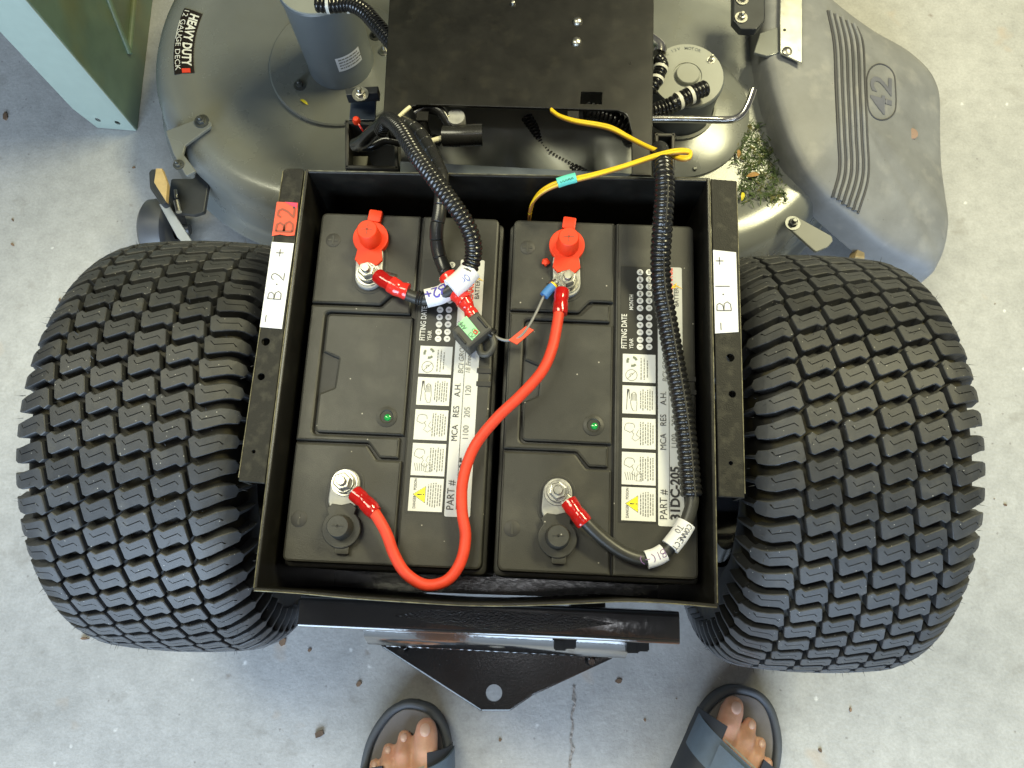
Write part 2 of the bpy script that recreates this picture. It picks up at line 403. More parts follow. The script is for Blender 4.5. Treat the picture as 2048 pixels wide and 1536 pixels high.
M_STRAPD = mat('sandal_strap_dark', (0.030, 0.035, 0.045), 0.6, var=0.15)
M_TRIM = mat('sandal_trim', (0.42, 0.40, 0.36), 0.6)
# ================================================================== the setting: concrete floor
def floor_material():
    m = bpy.data.materials.new('concrete'); m.use_nodes = True
    nt = m.node_tree; N = nt.nodes; L = nt.links; b = N['Principled BSDF']
    g = N.new('ShaderNodeNewGeometry')
    def noise(scale, det, rough=0.6):
        n = N.new('ShaderNodeTexNoise'); n.inputs['Scale'].default_value = scale; n.inputs['Detail'].default_value = det
        n.inputs['Roughness'].default_value = rough; L.new(g.outputs['Position'], n.inputs['Vector']); return n
    def ramp(src, stops):
        r = N.new('ShaderNodeValToRGB'); e = r.color_ramp.elements
        e[0].position, e[0].color = stops[0][0], (*stops[0][1], 1); e[1].position, e[1].color = stops[-1][0], (*stops[-1][1], 1)
        for p, c in stops[1:-1]:
            k = e.new(p); k.color = (*c, 1)
        L.new(src, r.inputs['Fac']); return r.outputs['Color']
    def mix(fac, a, c, mode='MIX'):
        x = N.new('ShaderNodeMix'); x.data_type = 'RGBA'; x.blend_type = mode
        if isinstance(fac, float): x.inputs['Factor'].default_value = fac
        else: L.new(fac, x.inputs['Factor'])
        L.new(a, x.inputs[6])
        if isinstance(c, tuple): x.inputs[7].default_value = (*c, 1)
        else: L.new(c, x.inputs[7])
        return x.outputs[2]
    base = ramp(noise(5, 8, 0.7).outputs['Fac'], [(0.3, (0.355, 0.355, 0.345)), (0.5, (0.415, 0.412, 0.40)), (0.72, (0.465, 0.462, 0.45))])
    mid = ramp(noise(38, 6, 0.75).outputs['Fac'], [(0.30, (0.80, 0.80, 0.80)), (0.62, (1, 1, 1))])
    c = mix(1.0, base, mid, 'MULTIPLY')
    fine = ramp(noise(260, 3, 0.6).outputs['Fac'], [(0.30, (0.89, 0.89, 0.88)), (0.62, (1.02, 1.02, 1.02))])
    c = mix(1.0, c, fine, 'MULTIPLY')
    def mask(n, lo, hi):
        mr = N.new('ShaderNodeMapRange'); mr.inputs[1].default_value = lo; mr.inputs[2].default_value = hi
        L.new(n.outputs['Fac'], mr.inputs[0]); return mr.outputs[0]
    c = mix(mask(noise(17, 5), 0.62, 0.80), c, (0.25, 0.24, 0.22))
    c = mix(mask(noise(9, 3), 0.66, 0.84), c, (0.44, 0.33, 0.23))
    # dark grit and a few dried red drips
    def spots(scale, keep, col, lo, hi, c):
        v = N.new('ShaderNodeTexVoronoi'); v.inputs['Scale'].default_value = scale
        L.new(g.outputs['Position'], v.inputs['Vector'])
        sp = N.new('ShaderNodeSeparateColor'); L.new(v.outputs['Color'], sp.inputs[0])
        gt = N.new('ShaderNodeMath'); gt.operation = 'GREATER_THAN'; gt.inputs[1].default_value = 1 - keep; L.new(sp.outputs[1], gt.inputs[0])
        nn = noise(scale * 4, 3)
        ad = N.new('ShaderNodeMath'); ad.operation = 'MULTIPLY_ADD'; ad.inputs[1].default_value = 0.35; ad.inputs[2].default_value = -0.17
        L.new(nn.outputs['Fac'], ad.inputs[0])
        sm = N.new('ShaderNodeMath'); sm.operation = 'ADD'; L.new(v.outputs['Distance'], sm.inputs[0]); L.new(ad.outputs[0], sm.inputs[1])
        mr = N.new('ShaderNodeMapRange'); mr.inputs[1].default_value = hi; mr.inputs[2].default_value = lo
        L.new(sm.outputs[0], mr.inputs[0])
        mu = N.new('ShaderNodeMath'); mu.operation = 'MULTIPLY'; L.new(mr.outputs[0], mu.inputs[0]); L.new(gt.outputs[0], mu.inputs[1])
        return mix(mu.outputs[0], c, col)
    c = spots(70, 0.10, (0.22, 0.21, 0.20), 0.03, 0.16, c)
    c = spots(26, 0.10, (0.26, 0.24, 0.22), 0.02, 0.14, c)
    c = spots(9, 0.10, (0.50, 0.20, 0.17), 0.005, 0.045, c)
    c = spots(45, 0.10, (0.66, 0.66, 0.64), 0.03, 0.16, c)
    L.new(c, b.inputs['Base Color'])
    b.inputs['Roughness'].default_value = 0.62; b.inputs['Specular IOR Level'].default_value = 0.35
    bp = N.new('ShaderNodeBump'); bp.inputs['Strength'].default_value = 0.35; bp.inputs['Distance'].default_value = 0.0015
    L.new(noise(160, 5, 0.7).outputs['Fac'], bp.inputs['Height']); L.new(bp.outputs['Normal'], b.inputs['Normal'])
    return m
M_FLOOR = floor_material()
fl = mesh_obj('floor', [(-6, -6, 0), (6, -6, 0), (6, 6, 0), (-6, 6, 0)], [(0, 1, 2, 3)], M_FLOOR, None, 0)
fl['kind'] = 'structure'
# the crack in the slab, a ragged filled joint
bmc = bmesh.new(); prev = None
cr = [(1149, 1372), (1147, 1390), (1150, 1410), (1143, 1432), (1146, 1455), (1141, 1478), (1145, 1500), (1139, 1530), (1141, 1570), (1136, 1640)]
cp = catmull([at(x, y, 0.0012) for x, y in cr], 0.0035)
for i, p in enumerate(cp):
    w = 0.0010 + 0.0024 * random.random() * (0.6 + 0.4 * math.sin(i * 0.35))
    off = 0.0012 * (random.random() - 0.5)
    a = bmc.verts.new((p.x - w + off, p.y, 0.0007 + 0.0008 * random.random())); b_ = bmc.verts.new((p.x + w + off, p.y, 0.0007 + 0.0008 * random.random()))
    if prev: bmc.faces.new((prev[0], prev[1], b_, a))
    prev = (a, b_)
bm_obj('crack', bmc, mat('crack_filler', (0.26, 0.235, 0.21), 0.8, var=0.5, vscale=260), fl, 0)
# small chips and leaf crumbs lying about
bmd = bmesh.new()
chips = [(12, 234, 17), (180, 12, 8), (170, 1277, 11), (268, 335, 6), (565, 1283, 12), (718, 1368, 8), (1238, 1362, 9), (640, 1467, 11), (620, 1300, 5), (26, 440, 6), (1905, 700, 5), (1700, 1420, 6), (2010, 1010, 5), (120, 600, 6), (60, 980, 5), (1290, 1440, 5), (1000, 1480, 5), (340, 262, 7), (25, 489, 8), (1640, 1500, 6)]
for k in range(14):
    chips.append((random.uniform(0, 2048), random.uniform(0, 1536), random.uniform(1.2, 3)))
for x, y, s in chips:
    p = at(x, y, 0); r = s * 0.00055; n = 6; a0 = random.random() * 6; el = random.uniform(0.4, 1)
    ca, sa = math.cos(a0), math.sin(a0); top = []
    for k in range(n):
        a = 2 * math.pi * k / n; rr = r * random.uniform(0.6, 1.2); q = Vector((rr * math.cos(a), el * rr * math.sin(a)))
        top.append(Vector((p.x + ca * q.x - sa * q.y, p.y + sa * q.x + ca * q.y)))
    prism_bm(bmd, top, -0.0005, r * random.uniform(0.25, 0.6), 0)
o = bm_obj('floor_debris', bmd, mat('debris', (0.16, 0.10, 0.06), 0.8, var=0.6, vscale=25), None, 20)
o['kind'] = 'stuff'; tag(o, 'tiny brown chips and leaf crumbs scattered over the concrete', 'debris')

# ================================================================== teal steel cabinet, corner at the top of the picture
A = at(274, 262, 0); Bq = at(196, 256, 0); Dg = at(305, 0, 0)
HC = 0.82
cab = empty('steel_cabinet', 'teal painted steel cabinet leg standing on the concrete at the corner', 'cabinet', A)
u = (A - Bq); wface = u.length; u.normalize()
v = (Dg - A).normalized(); ln = 0.62
# front flange: an upright sheet with two bolt holes (built flat, then stood up)
def upright(name, poly, org, ux, m, parent, thick, holes=()):
    """poly in (along, height); sheet stands on org and runs along ux"""
    bm = bmesh.new(); prism_bm(bm, poly, -thick / 2, thick / 2, 0.0006, holes)
    ux = Vector(ux).normalized(); nz = Vector((0, 0, 1)); ny = ux.cross(nz)
    for q in bm.verts:
        x, y, z = q.co; q.co = Vector(org) + ux * x + nz * y + ny * z
    return bm_obj(name, bm, m, parent, 35)
rel = Vector((0, 0, 0))
hl = [circle2(-0.021, 0.0215, 0.0042, 16, 0.0052), circle2(-0.0505, 0.026, 0.0040, 16, 0.0052)]
upright('front_flange', [(0.0, 0.001), (0.0, HC), (-wface - 0.012, HC), (-wface - 0.012, 0.052), (-wface, 0.002)], rel, u, M_TEALP, cab, 0.002, hl)
M_GRNP = mat('shaded_green_paint', (0.105, 0.155, 0.105), 0.36, var=0.25, vscale=14, spec=0.5, stain=((0.16, 0.14, 0.03), 9, .5, .75, .6))  # the panel's shade and olive reflections are put into this darker green
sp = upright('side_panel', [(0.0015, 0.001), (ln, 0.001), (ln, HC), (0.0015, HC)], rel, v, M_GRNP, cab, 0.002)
sp['label'] = 'side panel with its shade put into a darker green'
nrm = v.cross(Vector((0, 0, 1)))
if nrm.x < 0: nrm = -nrm
def wallpt(s, h, d=0.0025): return v * s + Vector((0, 0, h)) + nrm * d
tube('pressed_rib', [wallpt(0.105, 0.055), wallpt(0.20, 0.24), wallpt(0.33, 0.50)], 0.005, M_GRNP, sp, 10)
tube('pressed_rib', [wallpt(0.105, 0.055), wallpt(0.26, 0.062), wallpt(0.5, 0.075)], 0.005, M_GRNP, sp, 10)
prism('added_shade_top', [(p.x, p.y) for p in (Vector((-.75, -.08)), Vector((.45, -.08)), Vector((.45, .75)), Vector((-.75, .75)))], HC, HC + .03, M_TEALP, cab, .003)  # unseen overhanging top, added to keep lamp light off the side panel
upright('back_flange', [(0.0, 0.002), (0.0, HC), (-0.03, HC), (-0.03, 0.002)], v * ln, u, M_TEALP, cab, 0.002)

# ================================================================== the mower
mower = empty('riding_mower', 'grey and black riding mower with open battery tray between two turf tyres', 'mower')
ZB = 0.4251; ZR = 0.453
# ---- rear wheels
RT = 0.2286; YC = -0.0274; XL = -0.3258; XR = 0.3294
HB = 0.0100
def tyre_profile():
    P = []
    n = 18
    for i in range(n + 1):
        s = 0.068 * i / n; P.append((s, RT - HB - 0.004 * (s / 0.068) ** 2))
    rho = 0.032; a0 = 0.118; a1 = 1.38; x0, r0 = P[-1]
    for i in range(1, 13):
        a = a0 + (a1 - a0) * i / 12
        P.append((x0 + rho * (math.sin(a) - math.sin(a0)), r0 - rho * (math.cos(a0) - math.cos(a))))
    x1, r1 = P[-1]
    P += [(x1 + 0.0022, r1 - 0.012), (x1 + 0.0030, r1 - 0.025), (x1 + 0.001, r1 - 0.040), (x1 - 0.006, r1 - 0.056), (x1 - 0.014, r1 - 0.066)]
    return P
HALF = tyre_profile()
PROF = [(-x, r) for x, r in HALF[::-1]] + HALF[1:]
arc = [0.0]
for a, b in zip(HALF, HALF[1:]): arc.append(arc[-1] + math.hypot(b[0] - a[0], b[1] - a[1]))
def on_profile(s, h):
    q = abs(s); k = 1
    while k < len(arc) - 1 and arc[k] < q: k += 1
    u_ = (q - arc[k - 1]) / (arc[k] - arc[k - 1])
    (xa, ra), (xb, rb) = HALF[k - 1], HALF[k]
    x, r = xa + (xb - xa) * u_, ra + (rb - ra) * u_
    t = Vector((xb - xa, rb - ra)).normalized(); nx, nr = -t.y, t.x
    x += nx * h; r += nr * h
    return (x if s >= 0 else -x), r
NROW = 60
STD = [(-14.9, 4.6), (-10.6, 8.2), (-6.4, 5.2), (9.0, 11.9), (11.9, 10.4), (14.9, -4.6), (10.6, -8.2), (6.4, -5.2), (-9.0, -11.9), (-11.9, -10.4)]
SHO_R = [(-14.9, 4.6), (-10.6, 8.2), (-6.4, 5.2), (5.5, 10.2), (12, 10.6), (19, 9.6), (21, 5.2), (42, 4.4), (42, 1.6), (21, 1.2), (19, -3.0), (12, -3.6), (6.4, -5.2), (-9.0, -11.9), (-11.9, -10.4)]
SHO_L = [(-x, -y) for x, y in SHO_R]
SIPE = [(-8.6, 1.8), (-5.6, -1.7), (6.2, 3.4), (9.0, 0.6)]
def block_mesh(cs, poly, sipe=True, hair=False):
    """one tread block as a mesh about the axle; cs centre along the profile (m)"""
    bm = bmesh.new()
    P = rounded([(x * 0.001, y * 0.001) for x, y in poly], 0.0012, 2)
    if sgn_area(P) < 0: P = P[::-1]
    # subdivide long edges so the block follows the shoulder
    Q = []
    for i, p in enumerate(P):
        q = P[(i + 1) % len(P)]; n = max(1, int((q - p).length / 0.008))
        Q += [p.lerp(q, k / n) for k in range(n)]
    P = Q
    top_in = offset_poly(P, -0.0006)
    base = offset_poly(P, 0.0006)
    def ring(pp, h): return [bm.verts.new((p.x, p.y, h)) for p in pp]
    t = ring(top_in, HB); m_ = ring(P, HB - 0.0007); lo = ring(base, -0.0008); n = len(P)
    for a, b in ((t, m_), (m_, lo)):
        for i in range(n): bm.faces.new((a[i], a[(i + 1) % n], b[(i + 1) % n], b[i]))
    E = [bm.edges.get((t[i], t[(i + 1) % n])) for i in range(n)]
    if sipe:
        S = [Vector((x * 0.001, y * 0.001)) for x, y in SIPE]; wd = 0.00042
        left = []; right = []
        for i, p in enumerate(S):
            a = S[max(0, i - 1)]; b = S[min(3, i + 1)]; tt = (b - a).normalized(); nn = Vector((-tt.y, tt.x)) * wd
            left.append(p + nn); right.append(p - nn)
        loop = left + right[::-1]
        a = ring(loop, HB); b = ring([p for p in loop], HB - 0.0022); k = len(loop)
        for i in range(k): bm.faces.new((a[i], a[(i + 1) % k], b[(i + 1) % k], b[i]))
        E += [bm.edges.get((a[i], a[(i + 1) % k])) for i in range(k)]
        bm.faces.new(b)
    bmesh.ops.triangle_fill(bm, use_beauty=True, use_dissolve=False, edges=E)
    bmesh.ops.recalc_face_normals(bm, faces=bm.faces)
    for f_ in bm.faces: f_.smooth = not (abs(f_.normal.z) > .97)
    for q in bm.verts:
        x, y, h = q.co
        X, r = on_profile(cs + x, h); a = y / RT
        q.co = (X, r * math.sin(a), r * math.cos(a))
    me = bpy.data.meshes.new('tread_block'); bm.to_mesh(me); bm.free()
    me.materials.append(M_RUB)
    me.set_sharp_from_angle(angle=math.radians(25))
    return me
PITCH = 0.0305
COLS = [(-2.5 * PITCH, SHO_L), (-1.5 * PITCH, STD), (-0.5 * PITCH, STD), (0.5 * PITCH, STD), (1.5 * PITCH, STD), (2.5 * PITCH, SHO_R)]
BLK = [block_mesh(c, p, True) for c, p in COLS]
def wheel(x, phase, lab, vis0, vis1):
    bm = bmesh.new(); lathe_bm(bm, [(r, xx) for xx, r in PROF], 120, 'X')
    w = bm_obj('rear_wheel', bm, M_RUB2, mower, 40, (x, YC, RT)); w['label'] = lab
    rest = bmesh.new()
    dth = 2 * math.pi / NROW
    for c, (cs, poly) in enumerate(COLS):
        for k in range(NROW):
            th = (k + (0.5 if c % 2 else 0.0)) * dth + phase       # 0 = straight up, positive towards -Y
            d = (th + math.pi) % (2 * math.pi) - math.pi
            rx = Matrix.Rotation(d, 4, 'X')
            if vis0 <= d <= vis1:
                o = bpy.data.objects.new('tread_block', BLK[c]); COL.objects.link(o); o.parent = w
                o.rotation_euler = (d, 0, 0)
            else:
                off = len(rest.verts); rest.from_mesh(BLK[c]); rest.verts.ensure_lookup_table()
                for q in rest.verts[off:]: q.co = rx @ q.co
    r = bm_obj('tread_blocks_behind', rest, M_RUB, w, 20, recalc=False); r['kind'] = 'stuff'
    # little moulding hairs left on the shoulders
    bmh = bmesh.new()
    for k in range(150):
        th = random.uniform(-1.75, 1.75); s = random.choice([-1, 1]) * random.uniform(0.03, 0.112)
        X, rr = on_profile(s, HB - 0.0006); X2, r2 = on_profile(s + random.uniform(-.002, .002), HB + random.uniform(0.003, 0.008))
        a2 = th + random.uniform(-0.012, 0.012); e = 0.00035
        b3 = [Vector((X + e * cx, rr * -math.sin(th) + e * cy, rr * math.cos(th))) for cx, cy in ((1, 0), (-.5, .87), (-.5, -.87))]
        tp = bmh.verts.new((X2, r2 * -math.sin(a2), r2 * math.cos(a2))); vs = [bmh.verts.new(q) for q in b3]
        for i in range(3): bmh.faces.new((vs[i], vs[(i + 1) % 3], tp))
    h = bm_obj('moulding_hairs', bmh, M_RUB, w, 0); h['kind'] = 'stuff'
    prof = [(0.0, -0.02), (0.045, -0.02), (0.05, -0.01), (0.085, -0.012), (0.098, -0.04), (0.104, -0.075), (0.118, -0.083), (0.121, -0.075), (0.112, -0.03), (0.112, 0.03), (0.121, 0.075), (0.118, 0.083), (0.104, 0.075), (0.098, 0.03), (0.085, 0.012), (0.05, 0.01), (0.0, 0.01)]
    lathe('rim', prof, M_GLOSS, w, 48, 'X')
    return w
# 25 rows on each wheel are picked apart singly, the rest is one mass
wl = wheel(XL, 0.02, 'turf tyre on the side of the B-2 label', -1.15, 1.47)
wr = wheel(XR, 0.045, 'turf tyre on the side of the B-1 label', -1.15, 1.47)

# ---- battery tray
def wall_strip(bm, pts, z0, z1, th, inward):
    """pts: rim line; sheet of thickness th on the side 'inward'"""
    n = len(pts); R_ = []
    for i, p in enumerate(pts):
        a = pts[max(0, i - 1)]; b = pts[min(n - 1, i + 1)]; t = (b - a).normalized(); nn = Vector((t.y, -t.x, 0)) * inward * th
        zb_ = z0
        q = p + nn; e = nn * 0.25
        R_.append([bm.verts.new((p.x, p.y, zb_)), bm.verts.new((p.x, p.y, z1 - 0.0006)), bm.verts.new((p.x + e.x, p.y + e.y, z1)), bm.verts.new((q.x - e.x, q.y - e.y, z1)), bm.verts.new((q.x, q.y, z1 - 0.0006)), bm.verts.new((q.x, q.y, zb_))])
    for a, b in zip(R_, R_[1:]):
        for i in range(6): bm.faces.new((a[i], a[(i + 1) % 6], b[(i + 1) % 6], b[i]))
    bm.faces.new(R_[0]); bm.faces.new(R_[-1][::-1])
TL, TR_, BL, BR = at(610, 338, ZR), at(1420, 356, ZR), at(505, 1183, ZR), at(1437, 1214, ZR)
ZT = 0.183
bm = bmesh.new(); wall_strip(bm, [BL, BL.lerp(TL, .5), TL], ZT, ZR, 0.003, 1)
tray = bm_obj('battery_tray', bm, M_BLK, mower, 30); tray['label'] = 'black steel tray holding the two batteries'
bm = bmesh.new(); wall_strip(bm, [TL + Vector((.0032, 0, 0)), TR_ - Vector((.0032, 0, 0))], ZT, ZR - 0.001, 0.003, 1); bm_obj('back_wall', bm, M_BLK, tray, 30)
bm = bmesh.new(); wall_strip(bm, [TR_, TR_.lerp(BR, .5), BR], ZT, ZR, 0.003, 1); bm_obj('side_wall', bm, M_BLK, tray, 30)
fr = [(1434, 1216), (1390, 1212), (1326, 1207), (1253, 1204), (1180, 1207), (1090, 1211), (1000, 1213), (930, 1212), (871, 1209), (707, 1198), (600, 1188), (509, 1182)]
bm = bmesh.new(); wall_strip(bm, [at(x, y, ZR) for x, y in fr], ZT, ZR + 0.0005, 0.003, 1); bm_obj('front_wall', bm, M_BLK, tray, 30)
bm = bmesh.new(); prism_bm(bm, [(p.x, p.y) for p in (BL, BR, TR_, TL)], ZT - 0.004, ZT, 0); bm_obj('tray_floor', bm, M_GLOSS, tray, 30)
# angle-iron flanges with drilled holes
def xy(p, z): return [Vector((q.x, q.y)) for q in atv(p, z)]
def hole(px, py, r, z):
    c = at(px, py, z); k = (at(px + r, py, z) - c).length
    return circle2(c.x, c.y, k, 18)
fl_l = prism('angle_flange', rounded(xy([(567, 336), (608, 336), (529, 967), (476, 962)], ZR), [.005, .004, .001, .001]), ZR - 0.0035, ZR - 0.0004, M_FLANGE, tray, 0.0008,
             [hole(531, 683, 8.5, ZR), hole(522, 753, 7.5, ZR), hole(507, 903, 4, ZR)])
fl_r = prism('angle_flange', xy([(1422, 357), (1473, 361), (1490, 996), (1438, 993)], ZR), ZR - 0.0035, ZR - 0.0004, M_FLANGE, tray, 0.0008,
             [hole(1461, 715, 8.5, ZR), hole(1465, 788, 7.5, ZR), hole(1462, 926, 4.5, ZR)])
for pts in ([(567, 338), (477, 961)], [(1473, 362), (1490, 995)]):
    a, b = at(*pts[0], ZR), at(*pts[1], ZR)
    s = 1 if a.x < 0 else -1
    bm = bmesh.new(); wall_strip(bm, [a, b], ZR - 0.028, ZR - 0.0036, 0.003, -s); bm_obj('angle_leg', bm, M_FLANGE, tray, 30)
# worn bright edges along the rims
M_WORN = mat('worn_bare_edge', (0.12, 0.11, 0.065), 0.4, metal=0.3, var=0.7, vscale=120)
def edge_line(pts, z, r=.0005, dz=0.0):
    tube('worn_edge', [at(x, y, z) + Vector((0, 0, dz)) for x, y in pts], r, M_WORN, tray, 6, .01)
edge_line([(611, 342), (560, 740), (507, 1180)], ZR); edge_line([(1419, 360), (1428, 780), (1435, 1210)], ZR)
edge_line([(612, 341), (1015, 349), (1417, 357)], ZR - .001, .0005); edge_line([(x, y - 1) for x, y in fr], ZR + .0005)
edge_line([(566, 342), (520, 660), (477, 958)], ZR - .001, .0005); edge_line([(1473, 364), (1482, 680), (1490, 992)], ZR - .001, .0005)
# ---- labels on the flanges
def flat_label(name, p, m, parent, z, th=0.0004):
    return prism(name, xy(p, z), z, z + th, m, parent, 0)
zl = ZR + 0.0001
lab = flat_label('paper_label', [(544, 484), (588, 487), (564, 658), (520, 654)], M_PAPER, mower, zl); lab['label'] = 'white paper label reading B-2 with plus and minus'
def along(p0, p1, z):
    a, b = at(*p0, z), at(*p1, z); u_ = (b - a).normalized(); return a, u_, Vector((-u_.y, u_.x, 0))
def write(name, s, p0, p1, size, w, z, m, parent, gap=1.2):
    o_, u_, v_ = along(p0, p1, z); return hand(name, s, size, w, plane_fn(o_, u_, v_), m, parent, gap)
ZW = ZR + 0.0009
write('handwriting', '-', (543, 647), (546, 628), 0.0085, 0.00075, ZW, M_PEN, lab)
write('handwriting', 'B.2', (561, 599), (568, 558), 0.0085, 0.00075, ZW, M_PEN, lab)
write('handwriting', '+', (571, 514), (573, 497), 0.0080, 0.00075, ZW, M_PEN, lab)
lab = flat_label('paper_label', [(1426, 500), (1472, 505), (1477, 664), (1430, 667)], M_PAPER, mower, zl); lab['label'] = 'white paper label reading B-1 with plus and minus'
write('handwriting', '-', (1456, 662), (1455, 645), 0.0085, 0.00075, ZW, M_PEN, lab)
write('handwriting', 'B.1', (1463, 621), (1460, 580), 0.0092, 0.00075, ZW, M_PEN, lab)
write('handwriting', '+', (1452, 530), (1451, 512), 0.0080, 0.00075, ZW, M_PEN, lab)
lab = prism('red_tape_label', xy([(554, 404), (596, 406), (594, 440), (589, 471), (575, 472), (560, 469), (544, 472)], zl), zl, zl + 0.0004, M_REDTAPE, mower); lab['label'] = 'red tape marked B2 in brown pen'
prism('tape_end', xy([(570, 404.5), (595, 406.5), (594, 417), (583, 412)], zl), zl + 0.0005, zl + 0.0008, M_PINKTAPE, lab)
write('handwriting', 'B2', (585, 463), (590, 421), 0.0112, 0.0021, ZW, M_MARK, lab, 1.2)
lathe('handwriting_dot', [(0, 0.0002), (0.0011, 0.0002), (0.0011, 0), (0, 0)], M_INK, lab, 12, 'Z', at(588, 415, ZW))
# ---- rear beam, channel and hitch
def beam(name, x0, x1, prof, m, parent, skew=0.0, smooth=30):
    """prof: (y, z) outline swept along x; skew tilts it in plan"""
    bm = bmesh.new(); R_ = []
    for x in (x0, (x0 + x1) / 2, x1):
        R_.append([bm.verts.new((x, y + skew * x, z)) for y, z in prof])
    n = len(prof)
    for a, b in zip(R_, R_[1:]):
        for i in range(n): bm.faces.new((a[i], a[(i + 1) % n], b[(i + 1) % n], b[i]))
    bm.faces.new(R_[0][::-1]); bm.faces.new(R_[-1])
    return bm_obj(name, bm, m, parent, smooth)
pr = rounded([(-0.193, 0.362), (-0.193, 0.312), (-0.222, 0.312), (-0.222, 0.362)], 0.005, 4)
bb = beam('bumper_beam', at(600, 1215, .36).x, at(1358, 1235, .36).x, pr, M_GLOSS, mower, -0.012)
prism('glint_patch', [(q[0], q[1]) for q in [(-0.06, -0.2005), (0.005, -0.199), (0.07, -0.201), (0.115, -0.2075), (0.06, -0.2165), (0.0, -0.217), (-0.05, -0.2125), (-0.09, -0.207)]], 0.3620, 0.3624, M_GLINT, bb)  # bumpier patch added in the outline of the beam's highlight
pr = [(-0.196, 0.302), (-0.222, 0.2995), (-0.2255, 0.297), (-0.2325, 0.2895), (-0.2345, 0.286), (-0.243, 0.262), (-0.243, 0.240), (-0.238, 0.240), (-0.236, 0.262), (-0.228, 0.284), (-0.196, 0.294)]
ch = beam('axle_channel', at(738, 1275, .26).x, at(1250, 1295, .26).x, pr, M_GLOSS, mower, -0.02, 50)
hz = 0.205
hp = prism('hitch_plate', rounded(xy([(759, 1286), (1229, 1309), (1224, 1318), (1065, 1392), (1020, 1423), (962, 1423), (765, 1296)], hz), [.001, .002, .002, .02, .006, .004, .002]), hz - 0.006, hz, M_SATIN, mower, 0.002, [hole(988, 1386, 16.5, hz)])
for px, py in ((807, 1299), (1180, 1320)):
    c = at(px, py, hz); lathe('weld_stud', [(0.006, 0), (0.005, 0.006), (0.0035, 0.010), (0.0035, 0.022), (0.0, 0.022)], M_GLOSS, hp, 14, 'Z', c)
bm = bmesh.new(); a, b = at(774, 1287, hz), at(1226, 1309, hz)
sweep_bm(bm, [a.lerp(b, k / 60) + Vector((0, 0, 0.002)) for k in range(61)], lambda s: 0.0035 + 0.0006 * math.sin(s * 900), 8); bm_obj('weld_bead', bm, M_GLOSS, hp, 60)
bm = bmesh.new(); box_bm(bm, (-0.12, -0.243, 0.14), (0.13, -0.237, 0.24)); bm_obj('hitch_back_plate', bm, M_GLOSS, mower, 30)
for (x, y, s) in ((1130, 1281, 1), (1275, 1286, 1)):
    c = at(x, y, 0.303); bm = bmesh.new()
    for (dx, dy, sx, sy) in ((-0.0045, 0, .0062, .0095), (0.0045, 0.001, .0062, .0085), (0, 0, .012, .0012)):
        box_bm(bm, (c.x + dx - sx, c.y + dy - sy, c.z - 0.012), (c.x + dx + sx, c.y + dy + sy, c.z + 0.004 * (1 + dx * 50)))
    bmesh.ops.bevel(bm, geom=bm.edges[:], offset=0.0012, segments=2, affect='EDGES')
    bm_obj('push_clip', bm, M_BATD, mower, 35)
# ---- mower deck: two round cutting lobes joined, pressed from one sheet
SL = Vector((-0.2514, 0.5447)); SR = Vector((0.2267, 0.4750)); DL = Vector((-0.262, 0.575)); DR = Vector((0.225, 0.50))
def smin(a, b, k):
    h = max(k - abs(a - b), 0.0) / k; return min(a, b) - h * h * k * 0.25
def sdf(x, y):
    d1 = math.hypot(x - DL.x, y - DL.y) - 0.283
    d2 = math.hypot(x - DR.x, y - DR.y) - 0.265
    cx, cy = 0.0, 0.56; qx, qy = abs(x - cx) - 0.25, abs(y - cy) - 0.25
    d3 = math.hypot(max(qx, 0), max(qy, 0)) + min(max(qx, qy), 0) - 0.02
    return smin(smin(d1, d2, 0.05), d3, 0.06)
DC = Vector((-0.02, 0.54))
def contour(d, n=220):
    out = []
    for k in range(n):
        a = 2 * math.pi * k / n; c, s = math.cos(a), math.sin(a); lo, hi = 0.0, 0.9
        for _ in range(26):
            m_ = (lo + hi) / 2
            if sdf(DC.x + c * m_, DC.y + s * m_) < -d: lo = m_
            else: hi = m_
        out.append((DC.x + c * lo, DC.y + s * lo))
    return out
lev = [(-0.010, 0.045), (-0.012, 0.049), (-0.009, 0.053), (0.000, 0.056), (0.004, 0.075), (0.008, 0.105), (0.013, 0.124), (0.021, 0.137), (0.031, 0.1445), (0.043, 0.148), (0.060, 0.148), (0.072, 0.145), (0.082, 0.142), (0.10, 0.1415), (0.13, 0.1415), (0.16, 0.1415)]
bm = bmesh.new(); rings = []
for d, z in lev: rings.append([bm.verts.new((x, y, z)) for x, y in contour(d)])
for a, b in zip(rings, rings[1:]):
    for i in range(220): bm.faces.new((a[i], a[(i + 1) % 220], b[(i + 1) % 220], b[i]))
cv = bm.verts.new((DC.x, DC.y, 0.1415))
for i in range(220): bm.faces.new((rings[-1][i], rings[-1][(i + 1) % 220], cv))
deck = bm_obj('mower_deck', bm, M_DECK, mower, 60)
deck['label'] = 'grey painted steel cutting deck with two round lobes'
bmv = bmesh.new(); bmv.from_mesh(deck.data); BV = BVHTree.FromBMesh(bmv)
def drop(x, y, d=0.0):
    h = BV.ray_cast(Vector((x, y, 1)), Vector((0, 0, -1)))
    return (h[0].z if h[0] is not None else 0.05) + d
def deckpt(px, py, d=0.0):
    z = 0.14
    for _ in range(8):
        p = at(px, py, z + d); z = drop(p.x, p.y)
    p = at(px, py, z + d); return p
